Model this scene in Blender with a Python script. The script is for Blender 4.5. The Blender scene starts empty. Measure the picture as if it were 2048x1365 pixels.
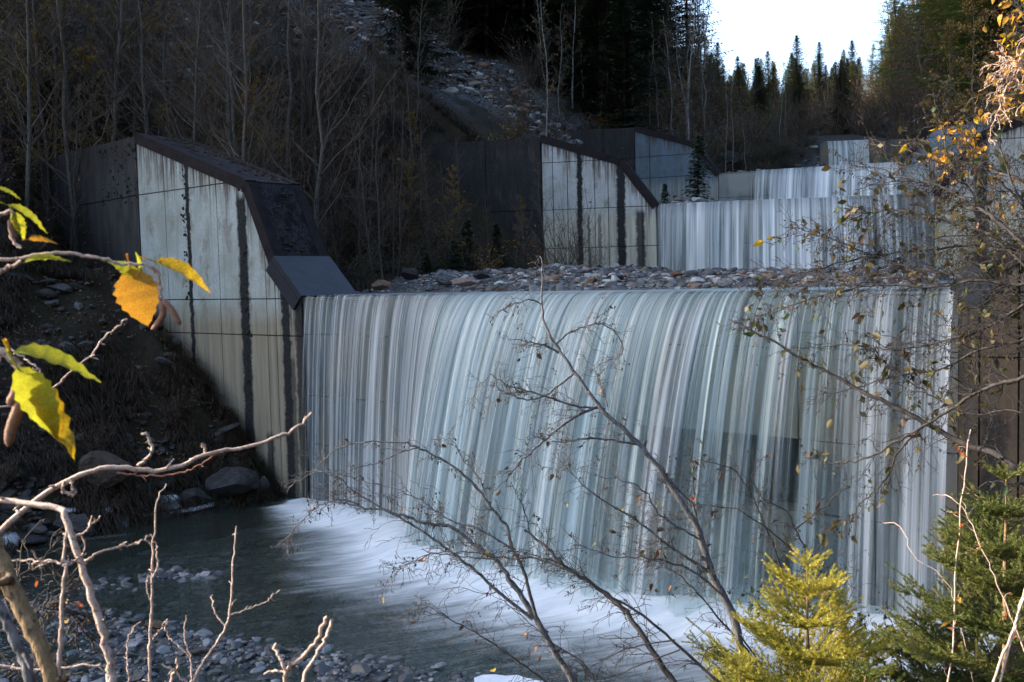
import bpy, math, random
import numpy as np
from mathutils import Matrix, Vector
C = bpy.context.scene.collection
SC = bpy.context.scene
# ------------------------------------------------------------------ camera, sky, sun, exposure
FPX, PITCH, ROLL = 1990.0, math.atan(122/1990.0), 0.023
_f = np.array([0, math.cos(PITCH), -math.sin(PITCH)]); _u0 = np.array([0, math.sin(PITCH), math.cos(PITCH)]); _r0 = np.array([1., 0, 0])
_r = math.cos(ROLL)*_r0 - math.sin(ROLL)*_u0
_u = math.sin(ROLL)*_r0 + math.cos(ROLL)*_u0
cam_data = bpy.data.cameras.new('camera'); cam = bpy.data.objects.new('camera', cam_data); C.objects.link(cam)
cam.matrix_world = Matrix(((_r[0], _u[0], -_f[0], 0), (_r[1], _u[1], -_f[1], 0), (_r[2], _u[2], -_f[2], 0), (0, 0, 0, 1)))
cam_data.sensor_width = 36; cam_data.lens = 36*FPX/2048; cam_data.clip_end = 2000; cam_data.clip_start = 0.05
cam_data.dof.use_dof = True; cam_data.dof.focus_distance = 16; cam_data.dof.aperture_fstop = 13
SC.camera = cam
SUN_EL = math.radians(21)
SUN_AZ = np.array([-0.985, 0.17])                       # horizontal direction towards the sun
SUN_AZ = SUN_AZ/np.linalg.norm(SUN_AZ)
world = bpy.data.worlds.new('World'); SC.world = world; world.use_nodes = True
wn = world.node_tree.nodes; wl = world.node_tree.links
sky = wn.new('ShaderNodeTexSky'); sky.sky_type = 'NISHITA'; sky.sun_disc = False
sky.sun_elevation = SUN_EL; sky.sun_rotation = math.atan2(SUN_AZ[0], SUN_AZ[1]); sky.air_density = 0.75; sky.dust_density = 1.6; sky.ozone_density = .6
wl.new(sky.outputs[0], wn['Background'].inputs[0]); wn['Background'].inputs[1].default_value = 0.15
sd = bpy.data.lights.new('sun', 'SUN'); sd.energy = 3.0; sd.angle = math.radians(0.5); sd.color = (1, .87, .68)
so = bpy.data.objects.new('sun', sd); C.objects.link(so)
SDIR = np.array([SUN_AZ[0]*math.cos(SUN_EL), SUN_AZ[1]*math.cos(SUN_EL), math.sin(SUN_EL)])
so.rotation_euler = Vector(SDIR).to_track_quat('Z', 'Y').to_euler(); so.location = (-30, 0, 30)
vs = SC.view_settings; vs.view_transform = 'Standard'; vs.look = 'None'; vs.gamma = 1; vs.use_curve_mapping = False
vs.exposure = 2.4
SC.cycles.max_bounces = 8; SC.cycles.transparent_max_bounces = 24; SC.cycles.caustics_reflective = False; SC.cycles.caustics_refractive = False

def ray(x, y): return _f + (x-1024)/FPX*_r + (682.5-y)/FPX*_u
def at(x, y, Y): d = ray(x, y); return d*(Y/d[1])       # a real point at depth Y metres
def atz(x, y, z): d = ray(x, y); return d*(z/d[2])
def hitplane(x, y, P, n): d = ray(x, y); return d*(np.dot(P, n)/np.dot(d, n))
RNG = np.random.default_rng(7); random.seed(7)

# ------------------------------------------------------------------ numpy noise
_perm = np.random.default_rng(3).random((512, 512))
def vnoise(x, y):
    xi = np.floor(x).astype(int); yi = np.floor(y).astype(int); fx = x-xi; fy = y-yi
    fx = fx*fx*(3-2*fx); fy = fy*fy*(3-2*fy); g = lambda a, b: _perm[a % 512, b % 512]
    return (g(xi, yi)*(1-fx)+g(xi+1, yi)*fx)*(1-fy)+(g(xi, yi+1)*(1-fx)+g(xi+1, yi+1)*fx)*fy
def fbm(x, y, o=4):
    s = 0; a = .5
    for k in range(o): s = s+a*(vnoise(x*2**k+17.3*k, y*2**k+5.1*k)-.5); a *= .5
    return s
def sstep(a, b, x): t = np.clip((x-a)/(b-a), 0, 1); return t*t*(3-2*t)

# ------------------------------------------------------------------ mesh helpers
class MB:
    def __init__(s): s.V = []; s.F = []; s.n = 0; s.M = []
    def add(s, V, F, m=0):
        V = np.asarray(V, float).reshape(-1, 3)
        for f in (F if isinstance(F, list) and len(F) and isinstance(F[0], np.ndarray) and F[0].ndim == 2 else [F]):
            f = np.asarray(f, np.int64)
            if len(f): s.F.append(f+s.n); s.M.append(np.full(len(f), m))
        s.V.append(V); s.n += len(V)
    def poly(s, V, faces, m=0):
        for k in sorted(set(len(f) for f in faces)):
            s.F.append(np.array([f for f in faces if len(f) == k])+s.n); s.M.append(np.full(len(s.F[-1]), m))
        s.V.append(np.asarray(V, float)); s.n += len(V)
    def mesh(s, name, mats, smooth=False):
        me = bpy.data.meshes.new(name)
        V = np.concatenate(s.V) if s.V else np.zeros((0, 3))
        me.vertices.add(len(V)); me.vertices.foreach_set('co', V.astype(np.float32).ravel())
        if s.F:
            li = np.concatenate([f.ravel() for f in s.F]); sz = np.concatenate([np.full(len(f), f.shape[1]) for f in s.F])
            st = np.concatenate([[0], np.cumsum(sz)[:-1]])
            me.loops.add(len(li)); me.loops.foreach_set('vertex_index', li.astype(np.int32))
            me.polygons.add(len(sz)); me.polygons.foreach_set('loop_start', st.astype(np.int32)); me.polygons.foreach_set('loop_total', sz.astype(np.int32))
            me.polygons.foreach_set('material_index', np.concatenate(s.M).astype(np.int32))
            me.polygons.foreach_set('use_smooth', np.full(len(sz), bool(smooth)))
        for m in (mats if isinstance(mats, (list, tuple)) else [mats]): me.materials.append(m)
        me.update(calc_edges=True); me.validate()
        return me
    def obj(s, name, mats, parent=None, smooth=False, **kw):
        return link(name, s.mesh(name, mats, smooth), parent, **kw)
def link(name, me, parent=None, loc=None, rot=None, scale=None, **kw):
    o = bpy.data.objects.new(name, me); C.objects.link(o)
    if parent is not None: o.parent = parent
    if loc is not None: o.location = loc
    if rot is not None: o.rotation_euler = rot
    if scale is not None: o.scale = (scale,)*3 if np.isscalar(scale) else scale
    for k, v in kw.items(): o[k] = v
    return o
def thing(name, label, category, loc=(0, 0, 0), rot=(0, 0, 0), group=None, me=None):
    o = link(name, me, None, loc, rot, label=label, category=category)
    if group: o['group'] = group
    return o
def attr(me, name, data, typ='FLOAT'):
    a = me.attributes.new(name, typ, 'POINT'); a.data.foreach_set('value' if typ == 'FLOAT' else 'vector', np.asarray(data, np.float32).ravel())
def tube(mb, P, R, n=5, m=0):
    P = np.asarray(P, float); k = len(P); R = np.broadcast_to(np.asarray(R, float), (k,))
    T = np.gradient(P, axis=0); T /= np.linalg.norm(T, axis=1)[:, None]+1e-9
    ref = np.array([.31, .17, .93]) if abs(T[0][2]) < .8 else np.array([.95, .2, .1])
    A = np.cross(T, ref); A /= np.linalg.norm(A, axis=1)[:, None]+1e-9; B = np.cross(T, A)
    ang = np.arange(n)/n*2*math.pi
    V = P[:, None]+R[:, None, None]*(np.cos(ang)[None, :, None]*A[:, None]+np.sin(ang)[None, :, None]*B[:, None])
    i = np.arange(k-1)[:, None]*n; j = np.arange(n)[None]; j2 = (j+1) % n
    F = np.stack([i+j, i+j2, i+n+j2, i+n+j], -1).reshape(-1, 4)
    mb.add(V.reshape(-1, 3), F, m)
def smooth_path(P, n):
    P = np.asarray(P, float)
    if len(P) < 3: return P[0]+(P[-1]-P[0])*np.linspace(0, 1, n)[:, None]
    t = np.concatenate([[0], np.cumsum(np.linalg.norm(np.diff(P, axis=0), axis=1))]); t /= t[-1]
    Q = np.vstack([2*P[0]-P[1], P, 2*P[-1]-P[-2]]); out = []
    for x in np.linspace(0, 1, n):
        k = min(np.searchsorted(t, x, 'right')-1, len(P)-2); f = (x-t[k])/(t[k+1]-t[k]+1e-9)
        p0, p1, p2, p3 = Q[k:k+4]
        out.append(.5*(2*p1+(p2-p0)*f+(2*p0-5*p1+4*p2-p3)*f*f+(3*p1-p0-3*p2+p3)*f**3))
    return np.array(out)
def prism(mb, P2, fr, t0, t1, m=0):
    """polygon in wall coordinates (s, z) extruded from t0 to t1; fr maps (s,t,z) to the world"""
    k = len(P2)
    if k < 3: return
    V = [fr(s, t0, z) for s, z in P2]+[fr(s, t1, z) for s, z in P2]
    mb.poly(V, [list(range(k))[::-1], list(range(k, 2*k))]+[[i, (i+1) % k, (i+1) % k+k, i+k] for i in range(k)], m)
def clip(P, a, b, c):                                   # keep a*s + b*z + c >= 0
    out = []
    for i in range(len(P)):
        p, q = P[i], P[(i+1) % len(P)]; dp = a*p[0]+b*p[1]+c; dq = a*q[0]+b*q[1]+c
        if dp >= 0: out.append(p)
        if (dp > 0) != (dq > 0) and abs(dp-dq) > 1e-12: f = dp/(dp-dq); out.append((p[0]+(q[0]-p[0])*f, p[1]+(q[1]-p[1])*f))
    return out

# ------------------------------------------------------------------ materials
class Mat:
    def __init__(s, name):
        s.m = bpy.data.materials.new(name); s.m.use_nodes = True; s.nt = s.m.node_tree; s.nt.nodes.clear()
        s.out = s.n('ShaderNodeOutputMaterial')
    def n(s, t, **kw):
        n = s.nt.nodes.new(t)
        for k, v in kw.items(): setattr(n, k, v)
        return n
    def put(s, sock, v):
        if isinstance(v, bpy.types.NodeSocket): s.nt.links.new(v, sock)
        elif v is not None:
            if hasattr(sock.default_value, '__len__') and not np.isscalar(v):
                v = tuple(v); L = len(sock.default_value); sock.default_value = (v+(1,))[:L] if len(v) < L else v[:L]
            else: sock.default_value = v
    def math(s, op, a, b=None, c=None, cl=False):
        n = s.n('ShaderNodeMath', operation=op, use_clamp=cl)
        for k, v in enumerate((a, b, c)):
            if v is not None: s.put(n.inputs[k], v)
        return n.outputs[0]
    def map(s, v, a, b, c=0., d=1., smooth=False):
        n = s.n('ShaderNodeMapRange'); n.interpolation_type = 'SMOOTHSTEP' if smooth else 'LINEAR'
        for k, x in enumerate((v, a, b, c, d)): s.put(n.inputs[k], x)
        return n.outputs[0]
    def mix(s, f, a, b, blend='MIX'):
        n = s.n('ShaderNodeMix', data_type='RGBA', blend_type=blend); s.put(n.inputs[0], f); s.put(n.inputs[6], a); s.put(n.inputs[7], b)
        return n.outputs[2]
    def noise(s, vec, scale, detail=3, rough=.55, dist=0):
        n = s.n('ShaderNodeTexNoise'); s.put(n.inputs['Vector'], vec); n.inputs['Scale'].default_value = scale
        n.inputs['Detail'].default_value = detail; n.inputs['Roughness'].default_value = rough; n.inputs['Distortion'].default_value = dist
        return n.outputs['Fac']
    def voro(s, vec, scale, out='Distance', feature='F1'):
        n = s.n('ShaderNodeTexVoronoi', feature=feature); s.put(n.inputs['Vector'], vec); n.inputs['Scale'].default_value = scale
        return n.outputs[out]
    def attr(s, name, out='Fac'): n = s.n('ShaderNodeAttribute', attribute_name=name); return n.outputs[out]
    def pos(s): return s.n('ShaderNodeNewGeometry').outputs['Position']
    def obj(s): return s.n('ShaderNodeTexCoord').outputs['Object']
    def rnd(s): return s.n('ShaderNodeObjectInfo').outputs['Random']
    def sep(s, v): n = s.n('ShaderNodeSeparateXYZ'); s.put(n.inputs[0], v); return n.outputs
    def comb(s, x, y, z): n = s.n('ShaderNodeCombineXYZ'); [s.put(n.inputs[k], v) for k, v in enumerate((x, y, z))]; return n.outputs[0]
    def scale(s, v, sc): n = s.n('ShaderNodeVectorMath', operation='MULTIPLY'); s.put(n.inputs[0], v); n.inputs[1].default_value = sc; return n.outputs[0]
    def bump(s, h, strength=.5, dist=.02):
        n = s.n('ShaderNodeBump'); n.inputs['Strength'].default_value = strength; n.inputs['Distance'].default_value = dist; s.put(n.inputs['Height'], h); return n.outputs[0]
    def bsdf(s, color, rough=.8, normal=None, spec=.4, metal=0, **kw):
        n = s.n('ShaderNodeBsdfPrincipled'); s.put(n.inputs['Base Color'], color); s.put(n.inputs['Roughness'], rough)
        n.inputs['Specular IOR Level'].default_value = spec; s.put(n.inputs['Metallic'], metal)
        if normal is not None: s.put(n.inputs['Normal'], normal)
        return n.outputs[0]
    def done(s, sh): s.nt.links.new(sh, s.out.inputs[0]); return s.m
    def mixsh(s, f, a, b):
        n = s.n('ShaderNodeMixShader'); s.put(n.inputs[0], f); s.nt.links.new(a, n.inputs[1]); s.nt.links.new(b, n.inputs[2]); return n.outputs[0]

def mat_plain(name, c1, c2, scale=20, rough=.85, bump=.4, dist=.01, spec=.3, vary=.0):
    m = Mat(name); p = m.obj(); f = m.map(m.noise(p, scale, 4), .3, .7)
    col = m.mix(f, c1, c2)
    if vary: col = m.mix(1, col, m.comb(*[m.map(m.rnd(), 0, 1, 1-vary, 1+vary)]*3), 'MULTIPLY')
    return m.done(m.bsdf(col, rough, m.bump(m.noise(p, scale*2.5, 4), bump, dist), spec))
def mat_bark(name, c1, c2, spot, sc=6, streak=(1, 1, .15), rough=.85):
    m = Mat(name); p = m.obj(); v = m.scale(p, streak)
    col = m.mix(m.map(m.noise(v, sc*6, 4), .35, .65), c1, c2)
    col = m.mix(m.map(m.noise(p, sc*3, 3), .56, .66), col, spot)
    return m.done(m.bsdf(col, rough, m.bump(m.noise(v, sc*12, 3), .6, .006), .3))
def mat_leaf(name, c1, c2, c3=None, trans=.45, vary=.3, sc=6, rough=.55):
    m = Mat(name); p = m.obj(); col = m.mix(m.map(m.noise(p, sc, 3), .38, .62), c1, c2)
    if c3: col = m.mix(m.map(m.noise(p, sc*1.7, 3), .58, .68), col, c3)
    r = m.math('ADD', m.rnd(), 0)
    col = m.mix(1, col, m.comb(m.map(r, 0, 1, 1-vary*.6, 1+vary), m.map(r, 0, 1, 1-vary*.5, 1+vary*.5), m.map(r, 0, 1, 1-vary, 1+vary)), 'MULTIPLY')
    t = m.n('ShaderNodeBsdfTranslucent'); m.put(t.inputs[0], col)
    return m.done(m.mixsh(trans, m.bsdf(col, rough, None, .35), t.outputs[0]))

M = {}
M['bark_grey'] = mat_bark('bark_grey', (.050, .042, .033), (.12, .105, .085), (.02, .018, .013))
M['bark_dark'] = mat_bark('bark_dark', (.022, .018, .016), (.055, .047, .043), (.014, .012, .011))
M['bark_pale'] = mat_bark('bark_pale', (.11, .105, .095), (.22, .21, .19), (.04, .035, .03), sc=8)
M['bark_sapling'] = mat_bark('bark_sapling', (.05, .046, .046), (.15, .145, .145), (.028, .025, .024), sc=14)
M['bark_gold'] = mat_bark('bark_gold', (.16, .10, .05), (.30, .20, .10), (.08, .05, .03), sc=30)
M['bark_rose'] = mat_bark('bark_rose', (.42, .29, .22), (.58, .44, .35), (.22, .11, .08), sc=60, rough=.6)
M['twig'] = mat_plain('twig', (.05, .037, .03), (.085, .065, .05), 8)
M['twig_red'] = mat_plain('twig_red', (.12, .05, .035), (.2, .09, .06), 30)
M['twig_far'] = mat_plain('twig_far', (.062, .045, .031), (.10, .075, .054), 3)
M['cone'] = mat_plain('cone', (.02, .014, .01), (.04, .028, .02), 60)
M['leaf_olive'] = mat_leaf('leaf_olive', (.045, .048, .012), (.075, .062, .014), (.045, .022, .01), .35, .5)
M['leaf_green'] = mat_leaf('leaf_green', (.03, .06, .025), (.055, .085, .028), (.12, .09, .02), .35, .4)
M['leaf_yellow'] = mat_leaf('leaf_yellow', (.50, .40, .015), (.40, .2, .01), (.22, .06, .012), .55, .12, 25)
M['leaf_orange'] = mat_leaf('leaf_orange', (.50, .20, .02), (.40, .30, .03), (.3, .08, .02), .5, .4)
M['leaf_red'] = mat_leaf('leaf_red', (.25, .05, .02), (.35, .11, .03), None, .45, .4)
M['leaf_brown'] = mat_leaf('leaf_brown', (.05, .028, .015), (.09, .05, .02), None, .2, .4)
M['leaf_dull'] = mat_leaf('leaf_dull', (.15, .115, .02), (.19, .115, .02), (.07, .075, .015), .35, .5, 1.2)
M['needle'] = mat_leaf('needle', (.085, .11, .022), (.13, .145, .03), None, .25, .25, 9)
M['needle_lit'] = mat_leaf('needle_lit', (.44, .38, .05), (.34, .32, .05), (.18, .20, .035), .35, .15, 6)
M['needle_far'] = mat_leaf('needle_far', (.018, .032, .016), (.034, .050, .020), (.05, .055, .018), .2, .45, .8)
M['needle_sunlit'] = mat_leaf('needle_sunlit', (.08, .115, .028), (.13, .155, .035), (.19, .18, .04), .3, .35, .6)  # lit copy of the far needles: sunlight is painted into the colour
M['grass'] = mat_leaf('grass', (.046, .027, .013), (.026, .019, .009), (.018, .024, .008), .25, .2, .5)
M['moss'] = mat_plain('moss', (.012, .014, .006), (.03, .035, .012), 30, .95)
M['ice'] = mat_plain('foam_lump', (.72, .74, .76), (.6, .62, .64), 9, .5, .5, .03)

def mat_stone(name, cols, wet=False):
    m = Mat(name); p = m.obj(); r = m.rnd(); cr = m.n('ShaderNodeValToRGB'); cr.color_ramp.interpolation = 'CONSTANT'
    e = cr.color_ramp.elements; e[0].color = (*cols[0], 1); e[1].position = 1/len(cols); e[1].color = (*cols[1], 1)
    for k, c in enumerate(cols[2:]): x = e.new((k+2)/len(cols)); x.color = (*c, 1)
    # joined pebbles have no object of their own: the hue also follows a cell id stored on the mesh
    rr = m.math('FRACT', m.math('ADD', r, m.attr('cell'))); m.put(cr.inputs[0], rr)
    v = m.noise(p, 9, 4); w = m.map(m.noise(m.scale(p, (1, 3, 7)), 7, 2), .6, .66)
    col = m.mix(m.map(v, .3, .7), cr.outputs[0], m.mix(1, cr.outputs[0], (.62, .6, .58), 'MULTIPLY'))
    col = m.mix(m.math('MULTIPLY', w, .5), col, (.3, .3, .29))
    return m.done(m.bsdf(col, .35 if wet else .75, m.bump(m.noise(p, 30, 4), .35, .01), .5 if wet else .3))
M['stone'] = mat_stone('stone', [(.14, .14, .14), (.26, .26, .245), (.08, .08, .083), (.20, .16, .12), (.42, .41, .38), (.19, .11, .065), (.12, .12, .115), (.05, .052, .055)])
M['stone_dark'] = mat_stone('stone_dark', [(.035, .032, .03), (.06, .056, .052), (.022, .021, .021), (.05, .04, .03), (.08, .078, .075), (.03, .026, .022)])
M['stone_wet'] = mat_stone('stone_wet', [(.05, .055, .06), (.11, .113, .115), (.03, .034, .04), (.08, .066, .05), (.22, .225, .23), (.045, .047, .05), (.09, .095, .085)], True)

# ------------------------------------------------------------------ the four dams: where they stand
class Frame:
    def __init__(s, L, R, z):
        s.L = np.array([L[0], L[1], 0.]); s.R = np.array([R[0], R[1], 0.]); d = s.R-s.L; s.W = np.linalg.norm(d)
        s.e = d/s.W; s.nn = np.array([-s.e[1], s.e[0], 0.]); s.z = z
    def __call__(s, a, t, z): return s.L+a*s.e+t*s.nn+np.array([0, 0, z])
    def sz(s, x, y, t=0): p = hitplane(x, y, s.L+t*s.nn, s.nn); return (float(np.dot(p-s.L, s.e)), float(p[2]))
    def st(s, X, Y): dx = X-s.L[0]; dy = Y-s.L[1]; return dx*s.e[0]+dy*s.e[1], dx*s.nn[0]+dy*s.nn[1]
def mkframe(pl, yl, pr, yr):
    L = at(*pl, yl); R = at(*pr, yr); return Frame(L, R, (L[2]+R[2])/2)
D1 = mkframe((606, 596), 24.5, (1918, 583), 14.6)
D2 = mkframe((1313, 411), 40.0, (1869, 388), 37.4)
D3 = mkframe((1437, 349), 54.0, (1803, 324), 50.6)
D4 = mkframe((1640, 283), 70.0, (1812, 280), 69.0)
Z0 = -5.32                                              # the stream below the first dam
mid = [(d.L+d.R)/2 for d in (D1, D2, D3, D4)]
def P2(p): return np.array([p[0], p[1]])
NODES = [P2(mid[0]-D1.nn*160), P2(mid[0]), P2(mid[1]), P2(mid[2]), P2(mid[3]), np.array([30.5, 98.]), np.array([38.5, 128.]), np.array([50, 175.]), np.array([70, 330.])]
seg = [np.linalg.norm(NODES[i+1]-NODES[i]) for i in range(len(NODES)-1)]
STA = np.concatenate([[0], np.cumsum(seg)])-160        # station 0 is dam 1
SD = STA[1:5]
def axis(X, Y):
    best = np.full(X.shape, 1e18); lat = np.zeros(X.shape); sta = np.zeros(X.shape)
    for i in range(len(NODES)-1):
        a, b = NODES[i], NODES[i+1]; d = b-a; L = np.linalg.norm(d); d = d/L
        u = (X-a[0])*d[0]+(Y-a[1])*d[1]; uc = np.clip(u, 0, L); ex = X-a[0]-uc*d[0]; ey = Y-a[1]-uc*d[1]
        q = ex**2+ey**2; sgn = np.sign(-( -(X-a[0])*d[1]+(Y-a[1])*d[0])); k = q < best
        lat = np.where(k, np.sqrt(q)*sgn, lat); sta = np.where(k, STA[i]+uc, sta); best = np.where(k, q, best)
    return lat, sta
def terrain(X, Y, full=False):
    X = np.asarray(X, float); Y = np.asarray(Y, float); lat, sta = axis(X, Y)
    hw = np.interp(sta, [-20, 0, SD[1]-3, SD[1], SD[2], SD[3], SD[3]+30], [7.7, 7.7, 6.2, D2.W/2, D3.W/2, 2.6, 1.5])
    hw = hw+np.where(lat < 0, 3.6*sstep(1, 5, sta)*sstep(19.5, 13, sta), 0)
    w1 = D1.st(X, Y)[1]; w2 = D2.st(X, Y)[1]; w3 = D3.st(X, Y)[1]; w4 = D4.st(X, Y)[1]
    lev = (w1 > .8).astype(int)+((w2 > .8) & (sta > 10))+((w3 > .8) & (sta > SD[1]+4))+((w4 > .8) & (sta > SD[2]+6))
    n1 = fbm(X*.16, Y*.16, 4); n2 = fbm(X*.9+40, Y*.9, 4); n3 = fbm(X*3.1, Y*3.1+9, 3)
    # bed of each reach
    bar = sstep(-3.7, -6.0, w1-.28*X+1.3*n2)*sstep(-7.5, -5, lat+2*n2)    # the stony shore on the near side
    b2 = np.exp(-(((X+6.3)/2.6)**2+((Y-18.2)/1.0)**2))
    bed0 = Z0-.40+.40*bar+.45*b2*.8+.22*n2
    f1 = np.clip(w1/18, 0, 1)
    bed1 = D1.z-.16+.30*sstep(4, 10, w1)*sstep(-2.5, -6, lat)+.20*sstep(.12, 1, f1)+.42*sstep(1.8, 5, w1)*np.maximum(sstep(-7, -3.5, lat), sstep(4.5, 7.5, w1+1.5*n2))*sstep(7.5, 4, lat)*(.5+.9*(n2+.3))+.15*n2
    bed2 = D2.z-.1+.2*n2+.5*sstep(-1.5, -4.5, lat)*sstep(1, 4, w2)
    bed3 = D3.z-.1+.2*n2+.35*sstep(-1, -3.5, lat)*sstep(.9, 2.5, w3)
    bed4 = D4.z-.1+.16*np.maximum(sta-SD[3], 0)
    bed = np.choose(np.clip(lev, 0, 4), [bed0, bed1, bed2, bed3, bed4])
    zh = np.interp(sta, [-160, 0, SD[0]+6, SD[1], SD[2], SD[3], SD[3]+40, SD[3]+75, SD[3]+115, SD[3]+260],
                   [-6.7, -6.7, -5.0, -2.4, 1.2, 8.0, 13.0, 18, 24, 24])
    left = lat < 0; dl = np.abs(lat)-hw
    top = np.interp(sta, [-60, -34, -16, 60, 85, 115, 150], [6, 6, 52, 55, 48, 24, 20])
    kl = np.interp(sta, [SD[1], SD[2]+4, SD[3]+10], [1, .8, .42]); hl = zh+kl*np.where(dl < 8, 1.0*dl, 8+.86*(dl-8))
    hl = np.minimum(hl, top+.12*(hl-top)+4*n1)
    ks = np.interp(sta, [-10, 5, 60, 120], [1.0, .8, .72, .62])
    hr = zh+ks*dl+.4
    cap = -1.62+.10*np.maximum(-Y, 0)-.5*np.maximum(Y-2.1, 0)+.85*np.maximum(X-4.2-.12*Y, 0)   # the shelf the photographer stands on
    near = sstep(12, 8, sta+16)
    hr = np.where(sta < -2, np.minimum(np.maximum(hr, -5.4+1.25*(dl+np.interp(sta, [-10, -5], [1.2, -.5]))), cap+3*np.maximum(Y-11, 0)), hr)
    hill = np.where(left, hl, hr)
    rough = np.clip(dl*.3, 0, 1); nearcam = np.exp(-(X**2+Y**2)/60)
    a1 = D1.st(X, Y)[0]; hill = hill-2.3*sstep(-7, -9.5, a1)*sstep(-22, -14, a1)*sstep(-3.5, -.5, w1)*sstep(13, 6, w1)
    a3 = D3.st(X, Y)[0]; hill = hill-1.9*sstep(-8, -5.5, a3)*sstep(1, -.3, a3)*sstep(-9, -6, w3)*sstep(1.2, .2, w3)-.8*sstep(-8, -5.5, a3)*sstep(1, -.3, a3)*sstep(.2, 1.2, w3)*sstep(7, 3, w3)
    hill = hill+(rough*(1.6*n1*np.clip(dl/10, 0, 2)+.7*n2)+.10*n3)*(1-.7*nearcam)
    fl = np.interp(sta, [SD[3]+20, SD[3]+60, SD[3]+100, SD[3]+200], [99, 31, 28, 24]); hill = np.minimum(hill, fl+.1*(hill-fl))
    far = sstep(SD[3]+10, SD[3]+30, sta); hill = np.where(far > 0, hill+far*3*n1, hill)
    inside = dl < 0; z = np.where(inside & (sta < SD[3]+20), np.maximum(bed, np.where(dl > -1.6, hill, -99)), np.maximum(hill, bed-.3))
    if full: return z, lat, sta, dl, lev
    return z
def tz(x, y): return float(terrain(np.array([x]), np.array([y]))[0])
def groundhit(px, py, y0=8, y1=220):
    d = ray(px, py); Ys = np.linspace(y0, y1, 1600); Pp = d[None]*(Ys/d[1])[:, None]; h = terrain(Pp[:, 0], Pp[:, 1]); k = np.where(Pp[:, 2] < h)[0]
    return Pp[k[0]] if len(k) else None

# ------------------------------------------------------------------ ground
def spaced(lo, a, b, hi, step, g):
    mid_ = np.arange(a, b, step); l = [a]; s = step
    while l[-1] > lo: s *= g; l.append(l[-1]-s)
    r = [mid_[-1]]; s = step
    while r[-1] < hi: s *= g; r.append(r[-1]+s)
    return np.concatenate([l[1:][::-1], mid_, r[1:]])
gx = spaced(-260, -16, 26, 300, .2, 1.06); gy = spaced(-160, 2, 58, 480, .2, 1.05)
GX, GY = np.meshgrid(gx, gy); GZ, lat, sta, dl, lev = terrain(GX, GY, True)
nx, ny = len(gx), len(gy); idx = np.arange(nx*ny).reshape(ny, nx)
mb = MB(); mb.add(np.stack([GX, GY, GZ], -1).reshape(-1, 3), np.stack([idx[:-1, :-1], idx[:-1, 1:], idx[1:, 1:], idx[1:, :-1]], -1).reshape(-1, 4))
# projected picture coordinates are used once, to find where the scree tongue lies on the hill
Vp = np.stack([GX, GY, GZ], -1); dpt = Vp@_f; PXX = 1024+FPX*(Vp@_r)/np.maximum(dpt, .1); PYY = 682.5-FPX*(Vp@_u)/np.maximum(dpt, .1)
scr0 = groundhit(690, 20, 30); scr1 = groundhit(1080, 235, 30)
ax = (scr1-scr0)[:2]; Lx = np.linalg.norm(ax); ax /= Lx; u_ = (GX-scr0[0])*ax[0]+(GY-scr0[1])*ax[1]; v_ = -(GX-scr0[0])*ax[1]+(GY-scr0[1])*ax[0]
scree = sstep(8, 5, np.abs(v_+1.2*fbm(GX*.3, GY*.3)*4-.5)+4*np.maximum(u_-Lx, 0)*.3)*(u_ > -25)*(lat < 0)*sstep(4, 7, dl)
gravel = np.where((dl < .3+.6*fbm(GX, GY)) & (sta < SD[3]), 1., 0.)
gravel = np.maximum(gravel, sstep(1.2, .2, dl)*(sta < SD[3])*.6)
m = Mat('earth'); p = m.pos()
n1 = m.noise(p, .55, 5, .6); n2 = m.noise(p, 6, 5, .65); n3 = m.noise(p, 40, 3)
col = m.mix(m.map(n1, .35, .65), (.016, .011, .007), (.028, .019, .011)); col = m.mix(m.map(n2, .45, .62), col, (.012, .015, .006))
col = m.mix(m.map(n3, .58, .7), col, (.07, .040, .018))
vd = m.voro(p, 3.2); vc = m.voro(p, 3.2, 'Color'); vd2 = m.voro(p, 11); vc2 = m.voro(p, 11, 'Color')
st_ = m.mix(m.map(m.sep(vc)[0], 0, 1), (.10, .103, .108), (.24, .24, .24)); st2 = m.mix(m.sep(vc2)[0], (.05, .052, .056), (.16, .16, .16))
stc = m.mix(m.map(n2, .4, .6), st_, st2); stc = m.mix(m.map(vd2, .25, .6), stc, (.03, .03, .032))
sc_f = m.math('MULTIPLY', m.attr('scree'), m.map(n1, .38, .5)); scm = m.mix(m.map(m.noise(p, 1.1, 4), .48, .62), stc, (.045, .04, .026))
col = m.mix(sc_f, col, scm); col = m.mix(m.attr('gravel'), col, m.mix(.55, stc, (.06, .06, .055)))
h = m.math('ADD', m.math('MULTIPLY', n2, .8), m.math('MULTIPLY', vd2, m.math('MULTIPLY', m.attr('gravel'), -.8)))
M['earth'] = m.done(m.bsdf(col, .9, m.bump(h, .7, .08), .2))
ground = mb.obj('ground', M['earth'], None, True, kind='structure', label='dark forest floor, scree slope and stony stream bed')
attr(ground.data, 'scree', scree.ravel()); attr(ground.data, 'gravel', gravel.ravel())

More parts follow.
